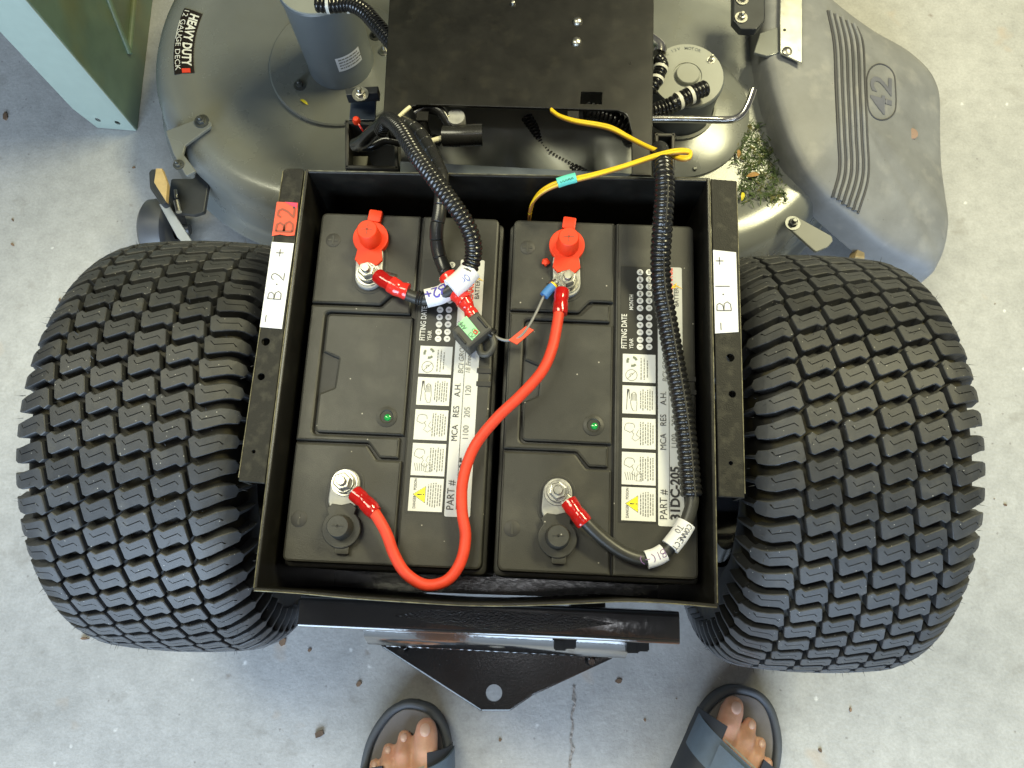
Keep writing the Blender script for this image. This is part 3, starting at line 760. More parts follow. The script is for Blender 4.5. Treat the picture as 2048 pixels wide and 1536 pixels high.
# motor mount discs, rivets and holes on the deck
lathe('mount_disc', [(0.0, 0.1415), (0.104, 0.1415), (0.104, 0.146), (0.102, 0.1475), (0.06, 0.1475), (0.0, 0.1475)], M_DECK, deck, 64, 'Z', (SL.x, SL.y, 0))
lathe('mount_disc', [(0.104, 0.138), (0.103, 0.146), (0.096, 0.150), (0.07, 0.157), (0.0, 0.157)], M_DECK, deck, 64, 'Z', (SR.x, SR.y, 0))
M_BOLT = mat('dark_bolt', (0.10, 0.105, 0.10), 0.35, metal=0.5)
for px, py in ((600, 171), (752, 71)):
    p = deckpt(px, py, 0.006); bolt('deck_bolt', (p.x, p.y, 0.1475), M_BOLT, deck, 0.0052)
p = deckpt(769, 102, 0.006); bolt('deck_bolt', (p.x, p.y, 0.1475), M_ZINC, deck, 0.005)
p = deckpt(1388, 341, 0.004); bolt('deck_bolt', (p.x, p.y, p.z - 0.004), M_BOLT, deck, 0.0055)
for px, py in ((561, 120), (650, 222)):
    p = deckpt(px, py, 0.0004); lathe('drilled_hole', [(0, 0), (0.0032, 0), (0.0032, 0.0005), (0, 0.0005)], M_BATD, deck, 14, 'Z', p)
# ---- warning decal on the lobe
c0 = DL
pa, pb = deckpt(395, 25), deckpt(362, 148)
a0 = math.atan2(pa.y - c0.y, pa.x - c0.x) % (2 * math.pi); a1 = math.atan2(pb.y - c0.y, pb.x - c0.x) % (2 * math.pi)
ra = ((pa.xy - c0).length + (pb.xy - c0).length) / 2
def decal_pt(t, w_, lift=0.0006):
    """t metres along the arc from the top end, w_ metres outwards"""
    a = a0 + t / (ra + 0.0); r = ra + w_; x, y = c0.x + r * math.cos(a), c0.y + r * math.sin(a)
    return Vector((x, y, drop(x, y, lift)))
LD = (a1 - a0) * ra
def decal_patch(name, t0, t1, w0, w1, m, parent, lift, nt=24, nw=6):
    V = []; F = []
    for i in range(nt + 1):
        for j in range(nw + 1): V.append(decal_pt(t0 + (t1 - t0) * i / nt, w0 + (w1 - w0) * j / nw, lift))
    for i in range(nt):
        for j in range(nw):
            k = i * (nw + 1) + j; F.append((k, k + 1, k + nw + 2, k + nw + 1))
    return mesh_obj(name, V, F, m, parent, 60)
M_DECAL = mat('decal_black', (0.018, 0.013, 0.012), 0.3, var=0.1)
dec = decal_patch('warning_decal', 0, LD, -0.013, 0.014, M_DECAL, mower, 0.0010)
dec['label'] = 'curved black decal lettered HEAVY DUTY on the deck'
def decal_text(s, t0, t1, wbase, size, m, bold, name='lettering', lift=0.0016):
    me = text_mesh(s, 1.0, bold); xs = [q.co.x for q in me.vertices]; W_ = max(xs) - min(xs)
    for q in me.vertices:
        t = t0 + (q.co.x - min(xs)) / W_ * (t1 - t0)
        q.co = decal_pt(t, wbase - q.co.y * size, lift)      # letter tops point to the lobe's middle
    return obj_from(name, me, m, dec, 0)
M_DTXT = mat('decal_white', (0.78, 0.78, 0.70), 0.4, var=0.02)
decal_text('HEAVY DUTY', 0.006, LD - 0.012, 0.0015, 0.0165, M_DTXT, 0.035)
decal_text('12 GAUGE DECK', 0.003, LD - 0.006, 0.0118, 0.0105, M_DTXT, 0.0)
decal_patch('red_flash', LD - 0.008, LD - 0.0005, -0.008, 0.003, M_LOGO, dec, 0.0015, 4, 4)
decal_patch('white_line', 0.02, 0.05, 0.0125, 0.0135, M_DTXT, dec, 0.0015, 10, 1)
# ---- the two blade motors
def motor(cx, cy, z0, z1, r, lab):
    m_ = lathe('blade_motor', [(r * 1.02, z0), (r * 1.02, z0 + .004), (r, z0 + .006), (r, z1 - .010), (r * 1.03, z1 - .009), (r * 1.03, z1 - .004), (r * 1.0, z1 - .002)], M_MOTOR, mower, 56, 'Z', (cx, cy, 0), 30)
    m_['label'] = lab
    lathe('motor_lid', [(r * 1.0, z1 - .002), (r * 0.985, z1), (r * .40, z1), (r * .39, z1 - .0015), (r * .33, z1 - .0015), (r * .32, z1 + .0035), (r * .30, z1 + .0045), (0, z1 + .0045)], M_MOTORTOP, m_, 56, 'Z', (cx, cy, 0), 30)
    return m_
MLT, MRT = 0.298, 0.226
ml = motor(SL.x, SL.y, 0.1475, MLT, 0.0465, 'tall grey blade motor with a paper sticker')
mrr = motor(SR.x, SR.y, 0.157, MRT, 0.0475, 'short grey blade motor beside the bent steel rod')
lathe('motor_flange', [(.050, .157), (.0535, .157), (.0535, .161), (.050, .163)], M_MOTORTOP, mrr, 48, 'Z', (SR.x, SR.y, 0))
# sticker wrapped on the tall motor
V = []; F = []
for i in range(9):
    a = -1.35 + 0.78 * i / 8
    for z in (0.186, 0.213):
        V.append((SL.x + 0.0476 * math.cos(a), SL.y + 0.0476 * math.sin(a), z + 0.000))
    if i: k = len(V); F.append((k - 4, k - 2, k - 1, k - 3))
st = mesh_obj('paper_sticker', V, F, M_PAPER, ml, 60)
V = []; F = []
for rw in range(4):
    z = 0.191 + rw * 0.0055; i = 0
    while i < 34:
        wd = random.randint(2, 6)
        for j in range(wd):
            a = -1.28 + 0.64 * (i + j) / 34; b = -1.28 + 0.64 * (i + j + 1) / 34
            for (aa, zz) in ((a, z), (b, z), (b, z + .0022), (a, z + .0022)): V.append((SL.x + .0480 * math.cos(aa), SL.y + .0480 * math.sin(aa), zz))
            k = len(V); F.append((k - 4, k - 3, k - 2, k - 1))
        i += wd + 1
# print lines too small to read; joined on the motor's sticker
mesh_obj('printed_lines', V, F, M_INKG, ml, 0)
# lid screws and stamped marks on the short motor
p = at(1423, 117, MRT + 0.003); bolt('lid_screw', (p.x, p.y, MRT - 0.001), M_ZINC, mrr, 0.0032)
for k, chh in enumerate('DC 12V MOTOR'):
    if chh == ' ': continue
    a = math.radians(140 - k * 6.5); rr = 0.0385
    text('stamping', chh, 0.006, (SR.x + rr * math.cos(a), SR.y + rr * math.sin(a), MRT + 0.0004), a - math.pi / 2, M_MOTOR, mrr, 0.01)
# ---- discharge chute
ZCH = 0.055
def zedge(i):
    k = 0.0 if i <= 4 or i >= 26 else ((i - 4) / 7.0 if i < 11 else (1.0 if i < 18 else 1.0 - (i - 17) / 9.0))
    k = k * k * (3 - 2 * k); return 0.156 - 0.098 * k
outl = [(1506, 92), (1513, 140), (1524, 195), (1538, 245), (1556, 300), (1585, 358), (1622, 405), (1668, 448), (1730, 500), (1790, 535), (1848, 556), (1868, 535), (1880, 500), (1884, 462), (1878, 415), (1870, 350), (1868, 280), (1868, 225), (1862, 190), (1842, 155), (1800, 118), (1740, 84), (1690, 50), (1640, 10), (1585, -40), (1530, -60), (1508, -10)]
CC = at(1690, 250, 0.14)
OL = [at(x, y, zedge(i)) for i, (x, y) in enumerate(outl)]
# refine the outline
OLr = []
n = len(OL)
for i in range(n):
    p0, p1, p2, p3 = OL[i - 1], OL[i], OL[(i + 1) % n], OL[(i + 2) % n]
    for k in range(5):
        t = k / 5; OLr.append(0.5 * (2 * p1 + (p2 - p0) * t + (2 * p0 - 5 * p1 + 4 * p2 - p3) * t * t + (3 * p1 - p0 - 3 * p2 + p3) * t ** 3))
sc = [(1.004, -0.020), (1.0, 0.0), (0.997, 0.010), (0.985, 0.019), (0.962, 0.0265), (0.93, 0.031), (0.87, 0.0340), (0.72, 0.0365), (0.48, 0.0385), (0.2, 0.0395)]
bm = bmesh.new(); rings = []
def chute_h(p, h):
    # the sheet falls away towards the outer side
    return p.z + h
for s_, h in sc:
    row = []
    for p in OLr:
        q = CC + (p - CC) * s_; q.z = p.z + (CC.z - p.z) * (1 - s_); row.append(bm.verts.new((q.x, q.y, chute_h(q, h))))
    rings.append(row)
n = len(OLr)
for a, b in zip(rings, rings[1:]):
    for i in range(n): bm.faces.new((a[i], a[(i + 1) % n], b[(i + 1) % n], b[i]))
cv = bm.verts.new((CC.x, CC.y, chute_h(CC, 0.041)))
for i in range(n): bm.faces.new((rings[-1][i], rings[-1][(i + 1) % n], cv))
chute = bm_obj('discharge_chute', bm, M_CHUTE, mower, 70); chute['label'] = 'weathered grey plastic discharge chute moulded with 42'
b2 = bmesh.new(); b2.from_mesh(chute.data); BVC = BVHTree.FromBMesh(b2)
def chutept(px, py, d=0.0):
    z = 0.15
    for _ in range(25):
        p = at(px, py, z); h = BVC.ray_cast(Vector((p.x, p.y, 1)), Vector((0, 0, -1)))
        z = (h[0].z if h[0] is not None else ZCH) + d
    return at(px, py, z)
r0 = [(1655, 22), (1668, 90), (1672, 180), (1676, 270), (1678, 340), (1664, 395)]
for k in range(6):
    dx = k * 11.6; pts = []
    for i, (x, y) in enumerate(r0):
        pts.append(Vector((x + dx - (k * 1.5 if i == 5 else 0), y + (k * 6.5 if i == 0 else 0) + (k * 7 if i == 5 else 0) + (k * 3 if i == 4 else 0), 0)))
    pts = [chutept(q.x, q.y, 0.0002) for q in catmull(pts, 14)]
    tube('moulded_groove', pts, 0.0019, M_CHUTE_D, chute, 8, 0.004)
    if k < 5:
        tube('moulded_rib', [p + Vector((0.0042, 0, 0)) for p in pts], 0.0026, M_CHUTE, chute, 8, 0.004)
# moulded 42 in a rounded frame
fr = [chutept(x, y, 0.0003) for x, y in ((1734, 178), (1734, 155), (1742, 136), (1758, 128), (1776, 134), (1788, 150), (1791, 178), (1792, 205), (1789, 224), (1778, 236), (1762, 240), (1747, 234), (1738, 220), (1735, 200), (1734, 178))]
tube('emblem_frame', fr, 0.0011, M_CHUTE_D, chute, 8, 0.003)
M_EMB = mat('emblem_shade', (0.13, 0.135, 0.165), 0.5)
me = text_mesh('42', 60, 0.012, 0.22, 1.32)
bme = bmesh.new(); bme.from_mesh(me)
bmesh.ops.subdivide_edges(bme, edges=[e for e in bme.edges if e.calc_length() > 8], cuts=2)
for q in bme.verts:
    x, y, _z = q.co; q.co = chutept(1783 - y, 233 - x * 0.98, 0.0009)
bm_obj('moulded_digits', bme, M_EMB, chute, 0)
p = chutept(1824, 267, 0.0002); lathe('screw_dimple', [(0, .0004), (.006, .0006), (.0085, .0002), (.0085, -.002)], mat('rust_brown', (.26, .17, .13), .7), chute, 18, 'Z', p)
p = chutept(1826, 269, 0.0010); lathe('screw_hole', [(0, .0004), (.0018, .0003), (.0018, -.002)], M_BATD, chute, 10, 'Z', p)
# galvanised hinge plate and the black bracket above it
hzc = 0.196
hg = prism('hinge_plate', xy([(1562, -60), (1605, -60), (1604, 126), (1561, 106), (1560, 40)], hzc), hzc - 0.002, hzc, M_GALV, mower, 0.0006)
prism('folded_edge', xy([(1520, 66), (1560, 52), (1559, 105), (1534, 112), (1508, 105)], hzc - .006), hzc - 0.010, hzc - 0.006, M_DECK, hg, 0.001)
p = at(1574, 103, hzc); lathe('rivet', [(.007, 0), (.0065, .002), (.003, .004), (0, .0042)], M_ZINC, hg, 20, 'Z', p)
p = at(1569, 60, hzc); lathe('drilled_hole', [(0, .0003), (.0022, .0003), (.0022, 0)], M_BATD, hg, 12, 'Z', p)
bz = 0.215
br = prism('hinge_bracket', rounded(xy([(1466, -40), (1530, -40), (1531, 38), (1514, 58), (1482, 58), (1466, 40)], bz), 0.004), bz - 0.012, bz, M_DARKST, mower, 0.002)
for px, py in ((1484, 0), (1482, 36)):
    p = at(px, py, bz); bolt('bracket_bolt', p, M_ZINC, br, 0.005)
tube('spring_wire', [at(1530, 20, .175), at(1545, 24, .178), at(1556, 28, .175), at(1554, 46, .168)], 0.0022, M_HOSE, br, 8)
# ---- bent lift rod
rod = tube('lift_rod', [at(1285, 238, .245), at(1340, 238, .245), at(1400, 239, .245), at(1445, 240, .245), at(1468, 238, .247), at(1484, 228, .25), at(1496, 208, .255), at(1507, 178, .262)], 0.0046, M_STEEL, mower, 14)
rod['label'] = 'bright bent steel rod beside the motor'
# ---- black seat-frame plate in front of the tray
ZP = 0.395
hs = []
fp = prism('frame_plate', rounded(xy([(783, -80), (1309, -80), (1304, 352), (1264, 350), (1263, 262), (1254, 228), (1236, 221), (1010, 214), (845, 209), (818, 214), (800, 234), (766, 236)], ZP), [.002, .002, .002, .001, .004, .008, .004, 0, .004, .006, .006, .004]), ZP - 0.003, ZP, M_BLK, mower, 0.001,
           [xy([(1162, 183), (1205, 184), (1204, 209), (1160, 208)], ZP)])
fp['label'] = 'black steel seat frame plate with a cut-out and three screws'
bm = bmesh.new(); wall_strip(bm, [at(1309, -80, ZP), at(1304, 352, ZP)], ZP - 0.045, ZP - 0.0032, 0.003, 1); bm_obj('folded_side', bm, M_BLK, fp, 30)
bm = bmesh.new(); wall_strip(bm, [at(766, 236, ZP), at(783, -80, ZP)], ZP - 0.045, ZP - 0.0032, 0.003, 1); bm_obj('folded_side', bm, M_BLK, fp, 30)
for px, py, r in ((1155, 43, .0055), (1153, 84, .0058), (1026, 7, .0030)):
    p = at(px, py, ZP); s_ = lathe('screw', [(r, 0), (r * .95, .0012), (r * .6, .0030), (0, .0036)], M_ZINC, fp, 24, 'Z', p)
for (x, y) in ((845, 202), (845, 233), (1146, 232)):
    p = at(x, y, ZP); q = at(x + 11, y + 9, ZP)
    bm = bmesh.new(); hx, hy = q.x - p.x, p.y - q.y
    box_bm(bm, (p.x - hx, p.y - hy, ZP - 0.0015), (p.x + hx, p.y + hy, ZP + 0.0012)); bm_obj('bent_tab', bm, M_BLK, fp, 30)
# cross tube under the plate and rails of the chassis
M_RAIL = mat('chassis_black', (0.030, 0.029, 0.026), 0.4, var=0.2, stain=((0.09, 0.08, 0.05), 30, .5, .8, .5))
def open_box(name, px4, z0, z1, th, m):
    """upright rails: four sheet walls round a pixel rectangle, open on top"""
    P = [at(x, y, z1) for x, y in px4]; bm = bmesh.new()
    for i in range(4): wall_strip(bm, [P[i], P[(i + 1) % 4]], z0, z1, th, -1 if False else 1)
    return bm_obj(name, bm, m, mower, 30)
ra_ = open_box('chassis_rail', [(690, 336), (690, 240), (796, 248), (796, 338)], 0.20, 0.325, 0.004, M_RAIL)
prism('pale_block', xy([(697, 311), (737, 311), (733, 336), (695, 336)], .30), .25, .30, mat('dusty_block', (.20, .19, .12), .6), ra_, .002)
rb_ = open_box('chassis_rail', [(1310, 345), (1310, 266), (1350, 266), (1350, 345)], 0.20, 0.32, 0.004, M_RAIL)
bkt = prism('motor_bracket', xy([(690, 176), (756, 172), (755, 186), (692, 190)], .335), .32, .335, M_DARKST, mower, .001)
p = at(720, 186, .338); bolt('bracket_bolt', (p.x, p.y, .335), M_ZINC, bkt, .0055)
prism('bracket_web', xy([(702, 192), (752, 190), (750, 240), (698, 240)], .31), .306, .31, mat('blue_black_steel', (.03, .045, .075), .35), bkt, .0008)
tube('red_stub_wire', [at(716, 246, .335), at(722, 256, .333), at(730, 268, .325)], .0012, M_SHRINK2, ra_, 8)
lathe('red_wire_cap', [(0, .006), (.003, .005), (.0045, .002), (.0045, -.002), (0, -.003)], M_REDCAP, ra_, 12, 'Z', at(713, 242, .335))
# rounded sheet-metal guard seen through the cut-out
V = []; F = []; nc = 60
for i in range(nc + 1):
    px = 800 + 470 * i / nc; zt = .325; a = at(px, 318 + 20 * i / nc, zt)
    bul = .016 * math.exp(-((px - 890) / 52) ** 2) - .030 * math.exp(-((px - 1015) / 50) ** 2) + .022 * math.exp(-((px - 1135) / 42) ** 2) - .020 * math.exp(-((px - 1190) / 16) ** 2) + .022 * math.exp(-((px - 1235) / 30) ** 2)
    for (dy, dz) in ((.10, .004), (.05, .003), (.022, .001), (.010, -.004), (.002, -.013), (-.002, -.03), (-.004, -.14)):
        V.append((a.x, a.y + dy - bul * (1.0 if dy < .04 else .6), zt + dz))
    if i:
        k = len(V)
        for q in range(6): F.append((k - 14 + q, k - 13 + q, k - 6 + q, k - 7 + q))
gd = mesh_obj('rear_guard', V, F, M_MOTORTOP, mower, 80)
pl = prism('lower_crossmember', xy([(800, 322), (1290, 348), (1290, 372), (800, 352)], .33), .31, .33, mat('blue_grey_sheet', (.10, .12, .15), .4), mower, .001)
# chassis that carries the tray, the plate and the axle
bm = bmesh.new()
for x in (-.105, .105): box_bm(bm, (x - .02, -.225, .150), (x + .02, .80, .1795))
box_bm(bm, (-.19, YC - .045, .150), (.19, YC + .045, .1785))
for x in (-.10, .115):
    for y in (.42, .66): box_bm(bm, (x - .015, y - .015, .17), (x + .015, y + .015, ZP - .0034))
cs_ = bm_obj('chassis_frame', bm, M_RAIL, mower, 30)
for xw, s_ in ((XL, 1), (XR, -1)):
    lathe('wheel_hub_motor', [(0, xw + s_ * .01), (.055, xw + s_ * .01), (.062, xw + s_ * .03), (.062, xw + s_ * .105), (.045, xw + s_ * .115), (.04, s_ * -.185), (0, s_ * -.185)], M_GLOSS, cs_, 32, 'X', (0, YC, RT - .035 + .035))
# ---- deck support brackets, bolts, roller
zb1 = .158
b1 = prism('deck_bracket', rounded(xy([(331, 262), (398, 236), (418, 238), (426, 250), (370, 291), (366, 308), (392, 342), (372, 352), (346, 306)], zb1), [.003, .002, .006, .006, .003, .004, .003, .003, .003]), zb1 - .004, zb1, M_DECK, mower, .001)
bolt('bracket_bolt', at(404, 243, zb1), M_BOLT, b1, .006)
bolt('bracket_bolt', at(358, 330, zb1), M_BOLT, b1, .0045)
p0, p1 = at(331, 262, zb1), at(350, 312, zb1)
bm = bmesh.new(); wall_strip(bm, [p0, p1], zb1 - .04, zb1 - .002, .004, -1); bm_obj('bracket_lip', bm, M_DECK, b1, 30)
b2_ = prism('roller_bracket', rounded(xy([(342, 357), (388, 357), (394, 330), (414, 345), (416, 372), (408, 424), (388, 430), (340, 424), (336, 396)], .115), .004), .108, .115, M_DARKST, mower, .0012)
tube('bracket_pin', [at(351, 380, .120), at(353, 396, .120)], .0024, M_ZINC, b2_, 10)
tube('bracket_pin', [at(353, 402, .120), at(358, 424, .120)], .0042, M_ZINC, b2_, 10)
bl_ = prism('height_lever', rounded(xy([(297, 345), (302, 338), (313, 337), (316, 346), (314, 366), (336, 404), (322, 410), (299, 376)], .15), .004), .138, .15, M_DARKST, b2_, .002)
prism('tan_friction_block', xy([(313, 338), (325, 338), (336, 368), (333, 404), (309, 366)], .156), .15, .158, M_WOOD, b2_, .0008)
prism('strut_blade', xy([(318, 408), (336, 408), (381, 478), (386, 498), (378, 500), (354, 474)], .12), .115, .12, mat('pale_steel_strut', (.34, .37, .42), .4, metal=.5), b2_, .0006)
rc = at(322, 458, .055)
ro = lathe('gauge_roller', [(0.012, -.020), (.040, -.020), (.046, -.015), (.048, 0), (.046, .015), (.040, .020), (.012, .020)], mat('roller_plastic', (.075, .078, .085), .45, var=.1), mower, 40, 'X', (rc.x, rc.y, .048), 40)
tube('roller_axle', [Vector((rc.x - .02, rc.y, .048)), Vector((rc.x + .04, rc.y + .004, .048))], .008, M_DARKST, ro, 12)
zb3 = .150
b3_ = prism('deck_bracket', rounded(xy([(1570, 440), (1578, 432), (1592, 432), (1664, 472), (1666, 482), (1656, 494), (1632, 504), (1574, 452)], zb3), .004), zb3 - .004, zb3, mat('dull_grey_bracket', (.16, .165, .15), .5, var=.1), mower, .001)
bolt('bracket_bolt', at(1585, 447, zb3), M_BOLT, b3_, .006)
prism('tan_friction_block', xy([(1718, 490), (1728, 490), (1730, 516), (1710, 514)], .09), .06, .09, M_WOOD, mower, .0008)
# ---- loom on the mower: conduits and plugs round the cut-out
def hose(name, px, r, pitch=.0052, depth=.0012, parent=mower, m=M_HOSE):
    return corrugated(name, [at(*q) for q in px], r, pitch, depth, m, parent)
h1 = hose('motor_conduit', [(632, 8, .325), (665, 10, .325), (700, 8, .33), (728, 22, .335), (752, 48, .34), (790, 92, .35)], .0095)
for (x, y) in ((657, 9), (697, 8)):
    p = at(x, y, .326); lathe('cable_tie', [(.0102, -.0018), (.0106, -.0018), (.0106, .0018), (.0102, .0018)], M_TIE, h1, 20, 'X', p, closed=True)
h2 = hose('motor_conduit', [(1412, 176, .242), (1392, 184, .243), (1372, 194, .243), (1350, 206, .243), (1330, 216, .24), (1300, 224, .24)], .0105)
for (x, y, a) in ((1380, 191, .5), (1357, 202, .5)):
    p = at(x, y, .243); o = lathe('cable_tie', [(.0110, -.0022), (.0115, -.0022), (.0115, .0022), (.0110, .0022)], M_TIE, h2, 20, 'X', (0, 0, 0), closed=True); o.location = p; o.rotation_euler = (0, 0, a)
h3 = hose('motor_conduit', [(1316, 118, .24), (1324, 130, .243), (1318, 148, .243), (1312, 164, .243), (1300, 180, .24)], .0085)
for (x, y) in ((1321, 138), (1313, 160)):
    p = at(x, y, .243); o = lathe('cable_tie', [(.0090, -.002), (.0095, -.002), (.0095, .002), (.0090, .002)], M_TIE, h3, 20, 'Y', (0, 0, 0), closed=True); o.location = p; o.rotation_euler = (0, 0, -.3)
tube('terminal_boot', [at(1300, 80, .24), at(1318, 95, .242), at(1318, 108, .242)], .0095, M_STEEL, mrr, 16)
hose('loom_conduit', [(1052, 232, .33), (1066, 255, .325), (1082, 288, .32), (1104, 312, .32), (1135, 330, .32), (1172, 352, .32)], .0068, .004, .0009)
hose('loom_conduit', [(1172, 222, .36), (1200, 228, .355), (1232, 240, .35), (1256, 262, .34), (1262, 280, .33)], .0100)
hose('loom_conduit', [(1330, 308, .35), (1305, 325, .34), (1280, 345, .33), (1262, 360, .33)], .0055, .0035, .0008)
pg = tube('round_plug', [at(888, 272, .372), at(915, 272, .374), at(955, 270, .374), at(966, 270, .374)], .0115, M_WRAP, mower, 18)
pg['label'] = 'black round connector plug beside the cut-out'
lathe('pale_plug_end', [(.0095, -.03), (.0098, 0), (.0090, .0012), (.0045, .0012), (0, .0005)], M_LEAD, pg, 24, 'Z', at(912, 234, .385))
tube('plug_lead', [at(830, 228, .382), at(852, 216, .384), at(880, 222, .384), at(896, 245, .38), at(905, 262, .375)], .0062, M_HOSE, pg, 12)
tube('plug_lead', [at(848, 222, .38), at(846, 250, .37), at(858, 275, .36), at(880, 282, .362)], .0055, M_HOSE, pg, 12)
tube('cream_wire', [at(858, 284, .375), at(884, 276, .376), at(890, 274, .376)], .0030, M_CREAM, pg, 10)
tube('cream_wire', [at(792, 240, .40), at(806, 226, .40), at(820, 214, .398)], .0022, M_CREAM, pg, 10)
tube('cream_wire', [at(888, 226, .384), at(897, 236, .384)], .0030, M_CREAM, pg, 10)
tube('loom_branch', [at(770, 244, .41), at(748, 262, .39), at(728, 282, .37), at(712, 290, .35)], .0075, M_HOSE, mower, 14)
tube('loom_branch', [at(716, 292, .34), at(744, 292, .345), at(770, 280, .35), at(800, 284, .35)], .0055, M_HOSE, mower, 14)
# ---- grass clippings caught on the deck
def clip_blob():
    bm = bmesh.new(); r = random.Random(3)
    region = [(1460, 262), (1480, 248), (1512, 250), (1535, 290), (1550, 345), (1572, 392), (1576, 414), (1546, 404), (1520, 392), (1484, 402), (1474, 385), (1482, 340), (1462, 300)]
    def inside(x, y):
        c = False; n = len(region)
        for i in range(n):
            (x1, y1), (x2, y2) = region[i], region[i - 1]
            if (y1 > y) != (y2 > y) and x < (x2 - x1) * (y - y1) / (y2 - y1) + x1: c = not c
        return c
    k = 0; tries = 0
    while k < 780 and tries < 20000:
        tries += 1
        x, y = r.uniform(1455, 1575), r.uniform(240, 425)
        if not inside(x + r.gauss(0, 7), y + r.gauss(0, 7)): continue
        p = deckpt(x, y); z = p.z + r.uniform(0.0005, 0.006); a = r.uniform(0, math.pi); l = r.uniform(.004, .014); w = r.uniform(.0003, .0009)
        d = Vector((math.cos(a), math.sin(a), r.uniform(-.25, .35))); s = Vector((-math.sin(a), math.cos(a), 0)) * w
        q = Vector((p.x, p.y, z)); vs = [bm.verts.new(q - d * l / 2 - s), bm.verts.new(q - d * l / 2 + s), bm.verts.new(q + Vector((0, 0, .001)) + s), bm.verts.new(q + d * l / 2), bm.verts.new(q + Vector((0, 0, .001)) - s)]
        bm.faces.new(vs); k += 1
    return bm
o = bm_obj('grass_clippings', clip_blob(), mat('dry_clippings', (0.045, 0.075, 0.020), 0.8, var=0.75, vscale=120, stain=((.26, .20, .05), 90, .55, .75, .7)), None, 0)
o['kind'] = 'stuff'; tag(o, 'dry green grass clippings caught on the grey deck beside the chute', 'clippings')
def leaf(px, py, l, w, a, m, lab):
    p = deckpt(px, py, .004); bm = bmesh.new(); n = 8; L_ = []; R_ = []; c_ = []
    for i in range(n + 1):
        t = i / n; ww = w * math.sin(math.pi * min(1, t * .96 + .02)) ** .7; x = (t - .5) * l
        z = .0008 + .003 * math.sin(t * 3.1); L_.append(bm.verts.new((x, ww / 2, z + .001))); R_.append(bm.verts.new((x, -ww / 2, z + .001))); c_.append(bm.verts.new((x, 0, z)))
    for i in range(n):
        bm.faces.new((L_[i], L_[i + 1], c_[i + 1], c_[i])); bm.faces.new((c_[i], c_[i + 1], R_[i + 1], R_[i]))
    o = bm_obj('fallen_leaf', bm, m, None, 60, p, (0, 0, a)); tag(o, lab, 'leaf'); return o
M_LEAFY = mat('yellow_leaf', (.70, .60, .03), .6, var=.15, vscale=200); M_LEAFB = mat('brown_leaf', (.36, .20, .06), .7, var=.3, vscale=200)
leaf(1484, 394, .013, .005, 1.4, M_LEAFY, 'bright yellow leaf scrap below the clippings')
leaf(1476, 309, .013, .005, 1.5, M_LEAFB, 'brown leaf scrap at the edge of the clippings')
leaf(1505, 352, .018, .007, .2, M_LEAFB, 'curled tan leaf in the middle of the clippings')
leaf(609, 206, .016, .004, -.6, M_LEAFY, 'yellow leaf scrap at the rim of the tall motor disc')
# ================================================================== the two batteries
BT = -0.0142; ZBASE = 0.1845; HBAT = ZB - ZBASE
def bat_center(ox):
    return Vector((0.0018 + math.cos(BT) * ox, math.sin(BT) * ox, ZBASE))
CL, CRt = bat_center(-0.093), bat_center(0.093)
def loc(px, py, h=0.0, c=None):
    p = at(px, py, ZB + h) - (c or CL); ca, sa = math.cos(-BT), math.sin(-BT)
    return Vector((ca * p.x - sa * p.y, sa * p.x + ca * p.y, HBAT + h))
def l2(pts, c=None): return [loc(x, y, 0, c).xy for x, y in pts]
GRP = 'deep cycle batteries in the tray'
bat = empty('deep_cycle_battery', 'black deep cycle battery next to the B-2 label', 'battery', CL, BT, GRP)
HW, HL = 0.0865, 0.165
bm = bmesh.new()
prism_bm(bm, rounded([(-HW - .0035, -HL - .0035), (HW + .0035, -HL - .0035), (HW + .0035, HL + .0035), (-HW - .0035, HL + .0035)], .006), 0.0, HBAT - 0.020, .002)
case = bm_obj('case', bm, M_BAT, bat, 35)
bm = bmesh.new()
prism_bm(bm, rounded([(-HW, -HL), (HW, -HL), (HW, HL), (-HW, HL)], .007), HBAT - 0.020, HBAT - 0.0045, .0015)
lidb = bm_obj('lid_base', bm, M_BATD, bat, 35)
# lid panels: separate plates with recessed joints between them
seam = [loc(848, 432).x, loc(831, 590).x, loc(825, 640).x, loc(801, 920).x, loc(794, 1138).x]
xs = sum(seam) / len(seam); g = 0.0009
e_ = .0005
yU0 = l2([(640, 607), (757, 612)]); yL0 = l2([(592, 882), (732, 887)])
yU = (yU0[0].y + yU0[1].y) / 2; yL = (yL0[0].y + yL0[1].y) / 2
sU = l2([(760, 613), (779, 590)]); sL = l2([(734, 888), (749, 917)])
HW2, HL2 = HW - e_, HL - e_
def lid(poly, r, h=HBAT, bev=.0022, name='lid_panel'):
    return prism(name, rounded(poly, r), HBAT - .006, h, M_BAT, bat, bev)
lid([(-HW2, HL2), (xs - g, HL2), (xs - g, sU[1].y + g), (sU[1].x + .002, sU[1].y + g), (sU[0].x, yU + g), (-HW2, yU + g)], [.006, .001, .001, .004, .004, .001])
lid([(-HW2, -HL2), (xs - g, -HL2), (xs - g, sL[1].y - g), (sL[1].x + .002, sL[1].y - g), (sL[0].x, yL - g), (-HW2, yL - g)], [.006, .001, .001, .004, .004, .001])
